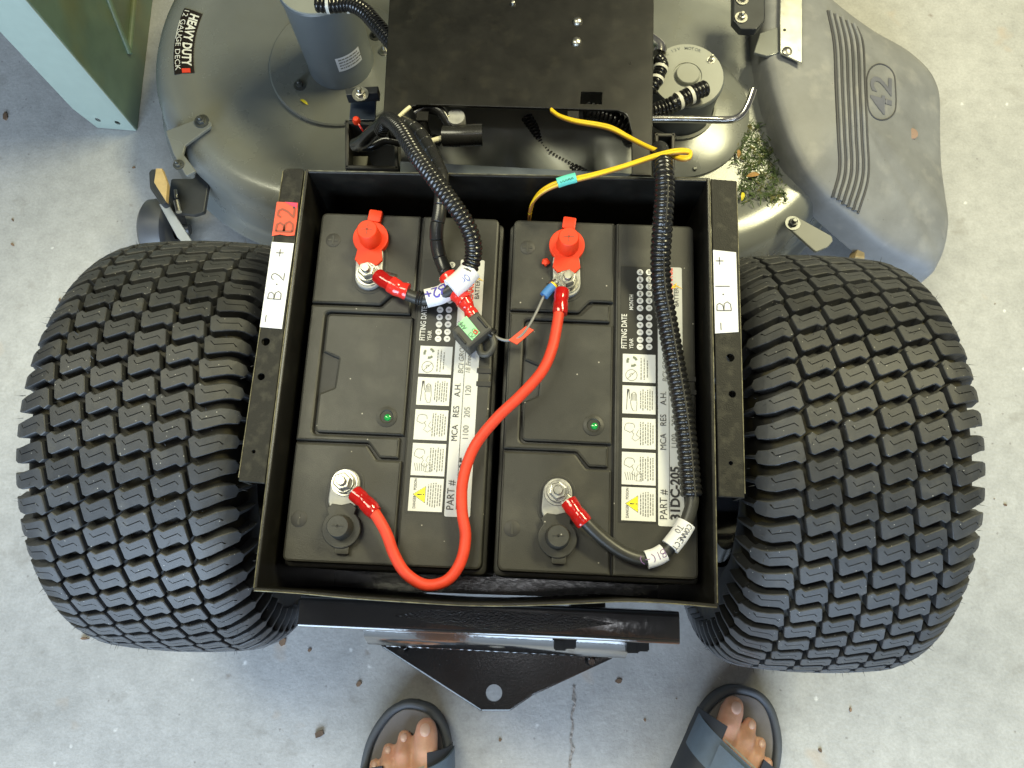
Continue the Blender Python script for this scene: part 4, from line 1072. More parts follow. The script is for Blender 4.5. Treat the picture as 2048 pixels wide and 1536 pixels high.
# cover in the middle with its finger notch, and the C-shaped surround
ct, cb_ = l2([(700, 626), (820, 632)]), l2([(660, 866), (800, 874)])
cyt = (ct[0].y + ct[1].y) / 2; cyb = (cb_[0].y + cb_[1].y) / 2
cx0 = (l2([(647, 660)])[0].x + l2([(630, 850)])[0].x) / 2
nt = l2([(648, 703), (677, 717), (668, 774), (636, 786)])
lid([(cx0 + g, cyt - g), (xs - g, cyt - g), (xs - g, cyb + g), (cx0 + g, cyb + g), (cx0 + g, nt[3].y), (nt[2].x, nt[2].y), (nt[1].x, nt[1].y), (cx0 + g, nt[0].y)], [.005, .001, .001, .005, .001, .001, .001, .001], HBAT - .0003)
lid([(-HW2, yU - g), (sU[0].x + .001, yU - g), (sU[1].x + .004, sU[1].y - g), (xs - .004, sU[1].y - g), (xs - .004, cyt + g), (cx0 - g, cyt + g), (cx0 - g, cyb - g), (xs - .004, cyb - g), (xs - .004, sL[1].y + g), (sL[1].x + .004, sL[1].y + g), (sL[0].x + .001, yL + g), (-HW2, yL + g)],
    [.001, .004, .004, .001, .001, .005, .005, .001, .001, .004, .004, .001])
lid([(xs + g, HL2), (HW2, HL2), (HW2, -HL2), (xs + g, -HL2)], [.001, .006, .006, .001])
# latch clips at the outer edge
for (px, py) in ((967, 742), (966, 768)):
    q = loc(px, py); bm = bmesh.new(); box_bm(bm, (q.x - .006, q.y - .0022, HBAT - .004), (q.x + .007, q.y + .0022, HBAT + .0012)); bm_obj('latch_clip', bm, M_BATD, bat, 30)
# ---- terminals
def cap(name, base, neck, top_c, m, r0=.0168, r1=.0106, r2=.0094, h=.027, tabv=None, parent=bat, twist=0):
    """rubber post cover folded off the post: disc, neck, blind tube, pull tab"""
    bx_, by_ = base; nx, ny = neck
    d = Vector((nx - bx_, ny - by_)); L_ = d.length; d.normalize(); s_ = Vector((-d.y, d.x))
    P = []
    a_ = math.acos(min(1, .0128 / r0))
    for k in range(29):
        t = math.pi - (math.pi - .75) + (2 * math.pi - 1.5) * k / 28
        P.append(Vector((bx_, by_)) + d * (r0 * math.cos(t)) + s_ * (r0 * math.sin(t)))
    c2 = Vector((bx_, by_))
    P += [c2 + d * (L_ * .80) - s_ * .0130, c2 + d * L_ - s_ * .0080, c2 + d * (L_ * .93), c2 + d * L_ + s_ * .0080, c2 + d * (L_ * .80) + s_ * .0130]
    o = prism(name, P, HBAT + .0052, HBAT + .0080, m, parent, .0008)
    lathe('cap_skirt', [(r0 * .96, HBAT + .0002), (r0 * .96, HBAT + .0053)], m, o, 36, 'Z', (bx_, by_, 0))
    lathe('cap_tube', [(r1 * 1.02, HBAT + .007), (r1, HBAT + .010), (r2, HBAT + h), (r2 * .93, HBAT + h + .0008), (.0012, HBAT + h + .0008), (.0012, HBAT + h - .001), (0, HBAT + h - .001)], m, o, 36, 'Z', (top_c[0], top_c[1], 0), 40)
    if tabv:
        (tx, ty), ang = tabv
        bm = bmesh.new(); prism_bm(bm, rounded([(-.0062, -.0065 if m is M_REDCAP else -.0045), (.0062, -.0065 if m is M_REDCAP else -.0045), (.0062, .0055 if m is M_REDCAP else .0045), (-.0062, .0055 if m is M_REDCAP else .0045)], .0016, 3), HBAT + .0004, HBAT + .0060, .0006)
        q = bm_obj('pull_tab', bm, m, o, 35); q.location = (tx, ty, 0); q.rotation_euler = (0, 0, ang)
    # slits of the tube's end
    for kk in range(2 if m is M_REDCAP else 1):
        bm = bmesh.new(); box_bm(bm, (-.005, -.00035, 0), (.005, .00035, .0003))
        q = bm_obj('moulded_sign', bm, M_MARK if m is M_REDCAP else M_BATD, o, 0); q.location = (top_c[0], top_c[1], HBAT + h + .0008); q.rotation_euler = (0, 0, kk * math.pi / 2)
    return o
def terminal(post, pad0, pad1, lab):
    """lead pad in its slot, stud, nut, washers"""
    a, b = Vector(pad0), Vector(pad1); d = (b - a).normalized(); s_ = Vector((-d.y, d.x)); r = .0128
    def capsule(rr):
        P = []
        for k in range(13): t = -math.pi / 2 + math.pi * k / 12; P.append(b + d * (rr * math.cos(t)) + s_ * (rr * math.sin(t)))
        for k in range(13): t = math.pi / 2 + math.pi * k / 12; P.append(a + d * (rr * math.cos(t)) + s_ * (rr * math.sin(t)))
        return P
    prism('terminal_slot', capsule(r + .0034), HBAT - .001, HBAT + .0006, M_BAT, bat, .0003)
    prism('terminal_gap', capsule(r + .0018), HBAT, HBAT + .0009, M_BATD, bat, 0)
    t = prism('terminal', capsule(r), HBAT, HBAT + .0050, M_LEAD, bat, .001)
    t['label'] = lab
    px_, py_ = post
    z = HBAT + .005
    lathe('washer', [(.005, z), (.0115, z), (.0118, z + .0006), (.0115, z + .0016), (.005, z + .0016)], M_ZINC, t, 32, 'Z', (px_, py_, 0))
    lathe('spring_washer', [(.005, z + .0050), (.0092, z + .0050), (.0094, z + .0062), (.0090, z + .0072), (.005, z + .0072)], M_ZINC, t, 32, 'Z', (px_, py_, 0))
    hexnut('nut', (px_, py_, z + .0073), .0078, .0062, M_ZINC, t, .35)
    lathe('stud', [(.0042, z), (.0042, z + .0165), (.0036, z + .0175), (0, z + .0175)], M_ZINC, t, 18, 'Z', (px_, py_, 0))
    return t
posP = loc(739, 553); posN = loc(692, 967)
terminal(posP.xy, loc(741, 512).xy, loc(739, 556).xy, 'positive lead terminal')
terminal(posN.xy, loc(693, 968).xy, loc(688, 1000).xy, 'negative lead terminal')
pc = loc(744, 482); pn = loc(739, 537)
cp_ = cap('post_cover', (pc.x, pc.y), (pn.x, pn.y), (pc.x + .0005, pc.y - .001), M_REDCAP, tabv=((loc(752, 436).x, loc(752, 436).y), -.12))
cp_['label'] = 'red rubber post cover'
nc = loc(686, 1058); nn_ = loc(687, 1008)
cn_ = cap('post_cover', (nc.x, nc.y), (nn_.x, nn_.y), (nc.x, nc.y + .001), M_BAT, h=.021, tabv=((loc(686, 1098).x, loc(686, 1098).y), 0))
cn_['label'] = 'black rubber post cover'
# tie strap between the black cover and its tab
sa = loc(686, 1070); sb = loc(686, 1096)
bm = bmesh.new(); box_bm(bm, (sa.x - .0032, sb.y, HBAT + .0006), (sa.x + .0032, sa.y, HBAT + .0062)); bm_obj('tie_strap', bm, M_BAT, cn_, 30)
# polarity marks
for px, py, c, plus in ((1055, 495, CRt, True), (598, 1038, CL, False)):
    q = loc(px, py, 0, c)
    mk = lathe('polarity_mark', [(0, HBAT + .0005), (.0066, HBAT + .0005), (.0070, HBAT + .0003), (.0070, HBAT - .001)], M_BATMARK, bat, 28, 'Z', (q.x, q.y, 0))
    bm = bmesh.new(); box_bm(bm, (q.x - .001, q.y - .0048, HBAT), (q.x + .001, q.y + .0048, HBAT + .0009))
    if plus: box_bm(bm, (q.x - .0048, q.y - .001, HBAT), (q.x - .0012, q.y + .001, HBAT + .0009)); box_bm(bm, (q.x + .0012, q.y - .001, HBAT), (q.x + .0048, q.y + .001, HBAT + .0009))
    bm_obj('moulded_sign', bm, M_BAT, mk, 20)
# charge indicator eye
q = loc(1187, 851, 0, CRt)
ey = lathe('charge_indicator', [(.0095, HBAT - .001), (.0092, HBAT + .0004), (.0072, HBAT + .0009), (.0062, HBAT + .0012), (.0054, HBAT + .0004), (.0048, HBAT - .0003)], M_BAT, bat, 32, 'Z', (q.x, q.y, 0), 60)
lathe('lens_well', [(.0054, HBAT + .0003), (0, HBAT + .0003)], M_BATD, ey, 28, 'Z', (q.x, q.y, 0))
lathe('green_bead', [(.0032, HBAT + .0003), (.0026, HBAT + .0014), (.0012, HBAT + .002), (0, HBAT + .0021)], M_EYE, ey, 18, 'Z', (q.x + .0008, q.y - .0006, 0))
# ---- printed label: black field with panels, dots and lettering (read from the short side)
def R_(px, py): q = loc(px, py, 0, CRt); return q
A_, B_, C_, D_ = R_(1240, 534), R_(1315, 534), R_(1316, 1048), R_(1238, 1044)
lx0 = (A_.x + D_.x) / 2; lx1 = (B_.x + C_.x) / 2; ly0 = (C_.y + D_.y) / 2; ly1 = (A_.y + B_.y) / 2
def rect(name, x0, x1, y0, y1, z, m, parent, r=0.0, th=.0002):
    P = [(x0, y0), (x1, y0), (x1, y1), (x0, y1)]
    if r: P = rounded(P, r, 4)
    return prism(name, P, HBAT + z - th, HBAT + z, m, parent, 0)
lb = rect('label', lx0, lx1, ly0, ly1, .0004, M_LBLK, bat)
sx0 = lx1; sx1 = R_(1365, 700).x
s0 = R_(1340, 1053); s1 = R_(1340, 535)
ss = rect('specification_strip', sx0 + .0001, sx1, s0.y, s1.y, .0005, M_STRIP, bat, .0018)
# warning panels
pxl = [(709, 765), (772, 828), (837, 898), (905, 970), (975, 1042)]
wx0 = R_(1244, 870).x; wx1 = R_(1311, 870).x
panels = []
for (y0, y1) in pxl:
    a, b = R_(1278, y0).y, R_(1278, y1).y
    panels.append(rect('warning_panel', wx0, wx1, b, a, .0006, M_WHITE, lb, th=.00015))
Z1, Z2 = .0007, .0009
HP = math.pi / 2
PW = wx1 - wx0
def tx(name, s, size, px, py, m, parent, bold=0.0, width=1.0, shear=0.0, z=Z2, align='LEFT'):
    q = R_(px, py); return text(name, s, size, (q.x, q.y, HBAT + z), HP, m, parent, bold, shear, width, align)
# lettering on the black field
tx('lettering', 'FITTING DATE', .0072, 1253, 698, M_WHITE, lb, .012, .72)
tx('lettering', 'YEAR', .0052, 1266, 698, M_WHITE, lb, .004, .80)
tx('lettering', 'MONTH', .0052, 1266, 621, M_WHITE, lb, .004, .80)
yl = ['1', '2', '3', '4', '5']; yr = ['6', '7', '8', '9', '0']; mo_l = ['JA', 'FE', 'MR', 'AP', 'MY', 'JN']; mo_r = ['JL', 'AU', 'SE', 'OC', 'NO', 'DE']
ysL = [694, 680, 665, 650.5, 635.5]; ysM = [616.5, 602, 588, 573.5, 559.5, 545]
def dot(px, py, s):
    q = R_(px, py)
    d = lathe('date_dot', [(0, HBAT + .0007), (.0030, HBAT + .0007), (.0030, HBAT + .0004)], M_WHITE, lb, 18, 'Z', (q.x, q.y, 0))
    return d, q
dl = []
for ys, ca_, cb2 in ((ysL, yl, yr), (ysM, mo_l, mo_r)):
    for y, a, b in zip(ys, ca_, cb2):
        for px, s in ((1280, a), (1298, b)):
            d, q = dot(px, y, s); dl.append((q, s))
bm = bmesh.new()
for q, s in dl:
    me = text_mesh(s, .0034, .01, 0, .9, 'CENTER')
    o2 = len(bm.verts); bm.from_mesh(me); bm.verts.ensure_lookup_table()
    for v_ in bm.verts[o2:]:
        x, y, z = v_.co; v_.co = (q.x + .0012 - y, q.y + x, HBAT + .0009)
bm_obj('date_figures', bm, M_INK, lb, 0)
# panel drawings and small print (print lines are too small to read)
def bars(parent, x_from, x_to, rows, y0, y1, seed, m=M_INKG):
    r = random.Random(seed); V = []; F = []
    for i in range(rows):
        x = x_from + (x_to - x_from) * i / max(1, rows - 1); ins = r.uniform(0, .25) * (y1 - y0) / 2; y = y0 + ins
        while y < y1 - ins:
            w = r.uniform(.0012, .0034); e = min(y + w, y1 - ins)
            V += [(x - .00042, y, HBAT + Z2), (x + .00042, y, HBAT + Z2), (x + .00042, e, HBAT + Z2), (x - .00042, e, HBAT + Z2)]
            k = len(V); F.append((k - 4, k - 3, k - 2, k - 1)); y = e + .0007
    return mesh_obj('small_print', V, F, m, parent, 0)
def lines(parent, strokes, w, m, name='pictogram'):
    V = []; F = []
    for st in strokes:
        for i, p in enumerate(st):
            a = st[max(0, i - 1)]; b = st[min(len(st) - 1, i + 1)]; t = (Vector(b) - Vector(a)); t = t.normalized() if t.length > 1e-9 else Vector((1, 0))
            n_ = Vector((-t.y, t.x)) * w / 2; V += [(p[0] + n_.x, p[1] + n_.y, HBAT + Z2), (p[0] - n_.x, p[1] - n_.y, HBAT + Z2)]
            if i: k = len(V); F.append((k - 4, k - 3, k - 1, k - 2))
    return mesh_obj(name, V, F, m, parent, 0)
def ycen(i): return (R_(1278, pxl[i][0]).y + R_(1278, pxl[i][1]).y) / 2
PH = abs(R_(1278, 709).y - R_(1278, 765).y)
# 1 recycling arrows + no-flame ring
yc_ = ycen(0); rx_ = wx0 + PW * .30
st = [[(rx_ - .0005 + .0042 * math.cos(t0 + k * .18), yc_ + .0062 + .0042 * math.sin(t0 + k * .18)) for k in range(7)] for t0 in (.3, 2.4, 4.5)]
lines(lb, st, .0021, mat('recycle_ink', (.14, .16, .12), .5))
rg = [(rx_ - .001 + .0052 * math.cos(k * .2618), yc_ - .0068 + .0052 * math.sin(k * .2618)) for k in range(25)]
lines(lb, [rg, [(rx_ - .001 - .0037, yc_ - .0068 - .0037), (rx_ - .001 + .0037, yc_ - .0068 + .0037)], [(rx_ - .002, yc_ - .0085), (rx_ - .0025, yc_ - .006), (rx_ - .0005, yc_ - .005), (rx_ + .0005, yc_ - .0065)]], .00045, M_INKG)
bars(lb, wx0 + PW * .56, wx0 + PW * .75, 3, yc_ - PH * .42, yc_ + PH * .38, 1)
# 2 hand and bottle
yc_ = ycen(1)
lines(lb, [[(wx0 + PW * .12, yc_ - .0095), (wx0 + PW * .16, yc_ + .009), (wx0 + PW * .20, yc_ + .009), (wx0 + PW * .22, yc_ + .0005)]], .0006, M_INKG)
prism('pictogram', [(wx0 + PW * .14, yc_ + .001), (wx0 + PW * .20, yc_ + .0095), (wx0 + PW * .14, yc_ + .0095)], HBAT + Z1, HBAT + Z2, M_INK, lb)
st = [[(wx0 + PW * .24, yc_ - .001), (wx0 + PW * .27, yc_ - .007), (wx0 + PW * .33, yc_ - .0105), (wx0 + PW * .42, yc_ - .0105), (wx0 + PW * .44, yc_ - .004), (wx0 + PW * .42, yc_ + .005), (wx0 + PW * .38, yc_ + .0065), (wx0 + PW * .33, yc_ + .007), (wx0 + PW * .28, yc_ + .005), (wx0 + PW * .26, yc_ - .001)]]
for k in range(4): st.append([(wx0 + PW * (.27 + k * .04), yc_ - .001), (wx0 + PW * (.27 + k * .04), yc_ + .0055)])
lines(lb, st, .0004, M_INKG)
bars(lb, wx0 + PW * .55, wx0 + PW * .90, 6, yc_ - PH * .40, yc_ + PH * .40, 2)
# 3 eye rinse, 4 pour
for i, sd in ((2, 3), (3, 4)):
    yc_ = ycen(i); st = []
    cx_ = wx0 + PW * .22; st.append([(cx_ + .0046 * math.cos(k * .4), yc_ + .005 + .0042 * math.sin(k * .4 + .3 * math.sin(k))) for k in range(15)])
    st.append([(cx_ + .002, yc_ + .002), (cx_ + .004, yc_ - .001), (cx_ + .002, yc_ - .0045), (cx_ + .0055, yc_ - .007), (cx_ + .0095, yc_ - .004), (cx_ + .006, yc_ - .001), (cx_ + .008, yc_ + .003)])
    if i == 3:
        for k in range(6): st.append([(cx_ - .002 + k * .0017, yc_ - .0105), (cx_ - .004 + k * .0022, yc_ - .0035)])
        st.append([(cx_ + .0055, yc_ - .011), (cx_ + .011, yc_ - .011), (cx_ + .011, yc_ - .004)])
    lines(lb, st, .0004, M_INKG); bars(lb, wx0 + PW * .55, wx0 + PW * .92, 6, yc_ - PH * .42, yc_ + PH * .42, sd)
# 5 danger triangle
yc_ = ycen(4); tx0 = wx0 + PW * .13; tx1 = wx0 + PW * .47; th_ = .0068
prism('pictogram', [(tx0 - .0006, yc_), (tx1 + .0004, yc_ + th_ + .0006), (tx1 + .0004, yc_ - th_ - .0006)], HBAT + .0006, HBAT + .00075, M_INK, lb)
prism('pictogram', [(tx0, yc_), (tx1, yc_ + th_), (tx1, yc_ - th_)], HBAT + .00076, HBAT + .0009, M_HAZ, lb)
prism('pictogram', [(tx0 + .0035, yc_ - .0007), (tx0 + .0035, yc_ + .0007), (tx0 + .0075, yc_ + .0003), (tx0 + .0075, yc_ - .0003)], HBAT + .00092, HBAT + .00105, M_INK, lb)
prism('pictogram', [(tx0 + .0084, yc_ - .0006), (tx0 + .0084, yc_ + .0006), (tx0 + .0094, yc_ + .0006), (tx0 + .0094, yc_ - .0006)], HBAT + .00092, HBAT + .00105, M_INK, lb)
tx('lettering', 'DANGER', .0036, 1257, 1036, M_INK, lb, 0, .78); tx('lettering', 'POISON', .0036, 1257, 999, M_INK, lb, 0, .78)
bars(lb, wx0 + PW * .56, wx0 + PW * .92, 6, yc_ - PH * .42, yc_ + PH * .42, 6)
# specification strip
tx('lettering', 'PART #', .0092, 1334, 1040, M_INK, ss, .0, .88)
tx('lettering', '31DC-205', .0112, 1359, 1041, M_INK, ss, .035, .98)
tx('lettering', 'MCA', .0078, 1332, 901, M_INK, ss, .0, .9)
tx('lettering', 'RES', .0078, 1332, 853, M_INK, ss, .0, .9)
tx('lettering', 'A.H.', .0078, 1332, 811, M_INK, ss, .0, .9)
lq = R_(1339, 1038); lq2 = R_(1339, 640)
lines(ss, [[(lq.x, lq.y), (lq.x, (lq.y + lq2.y) / 2), (lq.x, lq2.y)]], .0004, M_INK, 'ruled_line')
def txl(name, s, size, px, py, m, parent, bold=0.0, width=1.0, shear=0.0, align='LEFT'):
    q = loc(px, py); return text(name, s, size, (q.x, q.y, HBAT + Z2), HP, m, parent, bold, shear, width, align)
txl('lettering', '1100', .0074, 936, 881, M_INKG, ss, 0, .92)
txl('lettering', '205', .0074, 939, 836, M_INKG, ss, 0, .92)
txl('lettering', '120', .0074, 941, 793, M_INKG, ss, 0, .92)
txl('lettering', 'BCI GROUP 31', .0068, 926, 748, M_INKG, ss, 0, .92, .15)
txl('lettering', '18 Free / 36 Pro', .0062, 940, 748, M_INKG, ss, 0, .92, .15)
txl('lettering', 'MAGNACHARGE', .0085, 945, 622, M_LOGO, ss, .02, .78)
txl('lettering', 'BATTERY', .0060, 958, 599, M_INK, ss, .0, .9)
q = loc(955, 557)
prism('bolt_mark', [(q.x - .0045, q.y - .002), (q.x + .001, q.y + .003), (q.x + .0006, q.y + .0006), (q.x + .0065, q.y - .003), (q.x + .0002, q.y - .0008), (q.x - .0005, q.y - .003)], HBAT + Z1, HBAT + Z2, M_LOGOY, ss)
# second battery: the same case, own label
bat2 = copy_tree(bat); bat2.location = CRt; bat2['label'] = 'black deep cycle battery next to the B-1 label'
tt = loc(1092, 527, 0, CRt)
crumb = [c for c in bat2.children if c.get('label') == 'red rubber post cover'][0]
bm = bmesh.new(); bmesh.ops.create_icosphere(bm, subdivisions=2, radius=.0045)
for v_ in bm.verts: v_.co = v_.co * random.uniform(.6, 1.1); v_.co.z *= .6
bm_obj('torn_scrap', bm, M_REDCAP, crumb, 60, (tt.x, tt.y, HBAT + .003))

# ================================================================== cables
def rebase(root, p):
    root.location = p
    for c in root.children: c.location = c.location - Vector(p)
def post_world(p, c, h):
    q = Vector((p.x, p.y, 0)); ca, sa = math.cos(BT), math.sin(BT)
    return Vector((c.x + ca * q.x - sa * q.y, c.y + sa * q.x + ca * q.y, ZB + h))
P2p = post_world(posP, CL, .0078); P2n = post_world(posN, CL, .0078)
P1p = post_world(posP, CRt, .0078); P1n = post_world(posN, CRt, .0078)
def lug(parent, c, toward, r=.0095, barrel=.0058, ln_=.014, z=0):
    d = (Vector(toward) - c); d.z = 0; d.normalize(); s_ = Vector((-d.y, d.x, 0))
    bm = bmesh.new(); P = [Vector((c.x, c.y)) + (d * (r * math.cos(t)) + s_ * (r * math.sin(t))).xy for t in [0.55 + (2 * math.pi - 1.1) * k / 24 for k in range(25)]]
    e = c + d * (r + .004); P += [(e - s_ * .0052).xy, (e + s_ * .0052).xy]
    prism_bm(bm, P, c.z, c.z + .0018, .0004, [circle2(c.x, c.y, .0046, 18)])
    sweep_bm(bm, [e + Vector((0, 0, .001)) - d * .002, e + d * .004 + Vector((0, 0, .002)), e + d * ln_ + Vector((0, 0, .003))], lambda s: .0045 + min(1, s / .006) * (barrel - .0045), 14)
    return bm_obj('ring_lug', bm, M_ZINC, parent, 40)
def path3(lst): return [at(x, y, z) for x, y, z in lst]
def sleeve(name, pts, r, m, parent, bumps=0.0):
    path = catmull(pts, .0015) if len(pts) > 2 else [Vector(pts[0]).lerp(Vector(pts[1]), k / 12) for k in range(13)]
    bm = bmesh.new(); sweep_bm(bm, path, lambda s: r * (1 + bumps * math.sin(s * 420) + bumps * .5 * math.sin(s * 900 + 1)), 18); return bm_obj(name, bm, m, parent, 60)
# --- red jumper
red = empty('red_battery_cable', 'red cable looping from one battery post to the other', 'cable')
RP = path3([(716, 992, ZB + .0145), (726, 1000, ZB + .016), (748, 1024, ZB + .018), (772, 1065, ZB + .018), (788, 1108, ZB + .016), (812, 1147, ZB + .014), (852, 1170, ZB + .013), (895, 1160, ZB + .013), (922, 1122, ZB + .014), (931, 1072, ZB + .014), (924, 1020, ZB + .015), (926, 960, ZB + .017), (948, 895, ZB + .020), (992, 838, ZB + .024), (1040, 792, ZB + .026), (1083, 744, ZB + .026), (1104, 698, ZB + .024), (1115, 645, ZB + .021), (1121, 600, ZB + .018), (1123, 590, ZB + .0155)])
tube('red_sheath', RP, .0049, M_REDCABLE, red, 16, .004)
lug(red, P2n, at(726, 1000, ZB)); lug(red, P1p + Vector((0, 0, .0)), at(1122, 600, ZB))
sleeve('heat_shrink', path3([(709, 986, ZB + .014), (728, 1002, ZB + .016), (750, 1026, ZB + .018)]), .0070, M_SHRINK, red, .05)
sleeve('heat_shrink', path3([(1124, 582, ZB + .014), (1122, 600, ZB + .017), (1120, 628, ZB + .019)]), .0068, M_SHRINK, red, .04)
rebase(red, P2n)
# --- negative cable of the B-1 battery in its conduit
neg = empty('negative_battery_cable', 'black cable leaving a thick straight ribbed conduit to the B-1 battery', 'cable')
CP = path3([(1318, 300, .42), (1326, 330, .468), (1329, 380, .474), (1325, 450, .47), (1321, 520, ZB + .028), (1324, 580, ZB + .022), (1336, 650, ZB + .018), (1350, 730, ZB + .016), (1364, 810, ZB + .015), (1374, 890, ZB + .014), (1383, 993, ZB + .014)])
corrugated('ribbed_conduit', CP, .0094, .0052, .0013, M_HOSE, neg, 22)
tube('split_seam', [p + Vector((.0015, -.001, .0086)) for p in CP[1:]], .0011, M_BATD, neg, 8, .004)
NP = path3([(1382, 975, ZB + .014), (1384, 1005, ZB + .014), (1374, 1040, ZB + .013), (1356, 1074, ZB + .012), (1326, 1106, ZB + .011), (1290, 1118, ZB + .010), (1248, 1106, ZB + .011), (1205, 1076, ZB + .013), (1168, 1040, ZB + .016), (1148, 1018, ZB + .0155), (1142, 1010, ZB + .015)])
tube('black_sheath', NP, .0058, M_CABLE, neg, 16, .004)
sleeve('heat_shrink', path3([(1137, 1003, ZB + .014), (1150, 1022, ZB + .016), (1170, 1047, ZB + .016)]), .0072, M_SHRINK, neg, .05)
lug(neg, P1n, at(1150, 1022, ZB))
def cable_tag(parent, p0, p1, p2, r, words, m_ink, size, width, z, dirflip=1, off=0.0, rowgap=None, gap=1.2):
    t = sleeve('paper_tag', [at(*p0, z), at(*p1, z), at(*p2, z)], r, M_PAPER, parent)
    a, b = at(*p0, z), at(*p2, z); d = (b - a).normalized(); up = Vector((0, 0, 1)); v_ = Vector((-d.y, d.x, 0))
    mid = at(*p1, z); bow = mid - (a + b) / 2
    L_ = (b - a).length
    def fn_factory(u0, v0):
        def fn(u, w):
            uu = u + u0; vv = w + v0; k = uu / L_; c = a + d * uu + bow * (4 * k * (1 - k))
            vv2 = max(-r * .97, min(r * .97, vv)); return c + v_ * vv2 + up * (math.sqrt(r * r - vv2 * vv2) + .0004)
        return fn
    for i, (s_, u0, v0) in enumerate(words):
        hand('handwriting', s_, size, width, fn_factory(u0, v0), m_ink, parent, gap)
cable_tag(neg, (1373, 1046), (1358, 1071), (1340, 1094), .0082, [('CONNECT', .001, .0000), ('TO', .006, -.0062)], M_INK, .0034, .0005, ZB + .012, gap=1.05)
cable_tag(neg, (1328, 1105), (1312, 1114), (1292, 1120), .0078, [('B1(-)', .0005, -.0035)], mat('purple_pen', (.16, .08, .22), .5), .0047, .0006, ZB + .0105, gap=.95)
rebase(neg, P1n)
# --- positive cable of the B-2 battery in its conduit
pos = empty('positive_battery_cable', 'black cable in a curved ribbed conduit to the B-2 battery', 'cable')
CP = path3([(762, 262, .40), (776, 240, .425), (800, 258, .458), (830, 306, .475), (866, 354, .482), (902, 402, .482), (932, 446, .476), (946, 484, .468), (946, 516, ZB + .034), (936, 545, ZB + .030)])
corrugated('ribbed_conduit', CP, .0080, .0044, .0012, M_HOSE, pos, 22)
PP = path3([(938, 538, ZB + .030), (922, 562, ZB + .027), (900, 580, ZB + .024), (872, 594, ZB + .020), (842, 598, ZB + .016), (812, 588, ZB + .015), (784, 572, ZB + .016), (770, 562, ZB + .0155), (764, 558, ZB + .015)])
tube('black_sheath', PP, .0056, M_CABLE, pos, 16, .004)
sleeve('heat_shrink', path3([(756, 552, ZB + .013), (770, 562, ZB + .0155), (783, 569, ZB + .016)]), .0070, M_SHRINK, pos, .04)
sleeve('heat_shrink', path3([(781, 568, ZB + .016), (798, 578, ZB + .0155), (816, 584, ZB + .015)]), .0078, M_SHRINK2, pos, .05)
lug(pos, P2p, at(770, 562, ZB))
for k in range(3):
    p = at(836 + k * 5, 595 + k * 1.5, ZB + .0165); o = lathe('rubber_rib', [(.0062, -.0007), (.0070, 0), (.0062, .0007)], M_HOSE, pos, 18, 'X'); o.location = p; o.rotation_euler = (0, 0, -.25)
cable_tag(pos, (906, 576), (880, 590), (852, 597), .0086, [('B2+', .0065, -.0055)], M_PURPLE, .0068, .0016, ZB + .019, gap=.98)
cable_tag(pos, (942, 540), (924, 560), (902, 578), .0100, [('Or', .008, .0015)], mat('blue_pen', (.10, .16, .55), .5), .0045, .0005, ZB + .028, gap=1.1)
rebase(pos, P2p)
# --- wrapped lead with the in-line fuse holder
fus = empty('fused_lead', 'lead wrapped in black spiral ending in a square fuse holder', 'fuse lead')
WP = path3([(806, 244, .40), (836, 262, .425), (858, 296, .44), (874, 328, .448), (884, 360, .455), (880, 420, .452), (873, 462, ZB + .022), (876, 500, ZB + .016), (888, 535, ZB + .014), (905, 566, ZB + .018)])
path = catmull(WP, .0009)
def wrapr(s):
    u_ = (s % .0165) / .0165
    return .0066 if u_ > .07 else .0057
bm = bmesh.new(); sweep_bm(bm, path, wrapr, 18); bm_obj('spiral_wrap', bm, M_WRAP, fus, 40)
sleeve('red_sleeve', path3([(896, 552, ZB + .018), (915, 584, ZB + .020), (930, 602, ZB + .020)]), .0088, M_SHRINK2, fus, .06)
sleeve('red_sleeve', path3([(926, 598, ZB + .020), (938, 618, ZB + .019), (946, 634, ZB + .018)]), .0064, M_SHRINK2, fus, .10)
FC = at(943, 660, ZB + .018); ang = math.radians(-31) - 0.0
ux = (at(965, 622, ZB + .018) - at(904, 662, ZB + .018)); 
fa = [(904, 659), (951, 619), (985, 651), (988, 662), (938, 698), (930, 699)]
fh = prism('fuse_box', rounded(xy([(902, 660), (955, 622), (986, 658), (936, 699)], ZB + .024), .0025), ZB + .004, ZB + .026, M_FUSE, fus, .0022)
prism('green_tag', xy([(915, 648), (933, 632), (960, 665), (944, 681)], ZB + .0262), ZB + .0261, ZB + .0266, M_GREEN, fh)
write('handwriting', 'R2', (947, 677), (957, 664), .0042, .0004, ZB + .0272, M_PEN, fh, 1.1)
write('handwriting', 'AMP', (934, 655), (925, 643), .0030, .0004, ZB + .0272, M_PEN, fh, 1.1)
tube('orange_squiggle', [at(952, 668, ZB + .0272), at(947, 664, ZB + .0272), at(950, 660, ZB + .0272), at(955, 663, ZB + .0272), at(953, 669, ZB + .0272)], .0005, M_LOGO, fh, 6, .001)
for (p0, p1) in (((956, 634), (974, 655)), ((915, 668), (931, 687))):
    tube('moulded_slot', [at(*p0, ZB + .0262), at(*p1, ZB + .0262)], .0012, M_BATD, fh, 6)
tube('strap_loop', path3([(982, 664, ZB + .015), (988, 690, ZB + .016), (976, 708, ZB + .014), (962, 706, ZB + .012), (958, 690, ZB + .010)]), .0032, M_FUSE, fus, 12)
tube('cap_boot', path3([(978, 664, ZB + .016), (988, 670, ZB + .016)]), .0050, M_HOSE, fus, 12)
tube('grey_wire', path3([(986, 670, ZB + .016), (1000, 678, ZB + .016), (1016, 681, ZB + .017), (1034, 677, ZB + .018), (1046, 668, ZB + .019), (1060, 648, ZB + .018), (1074, 622, ZB + .016), (1086, 596, ZB + .013), (1092, 586, ZB + .012)]), .0013, M_GREYW, fus, 10, .003)
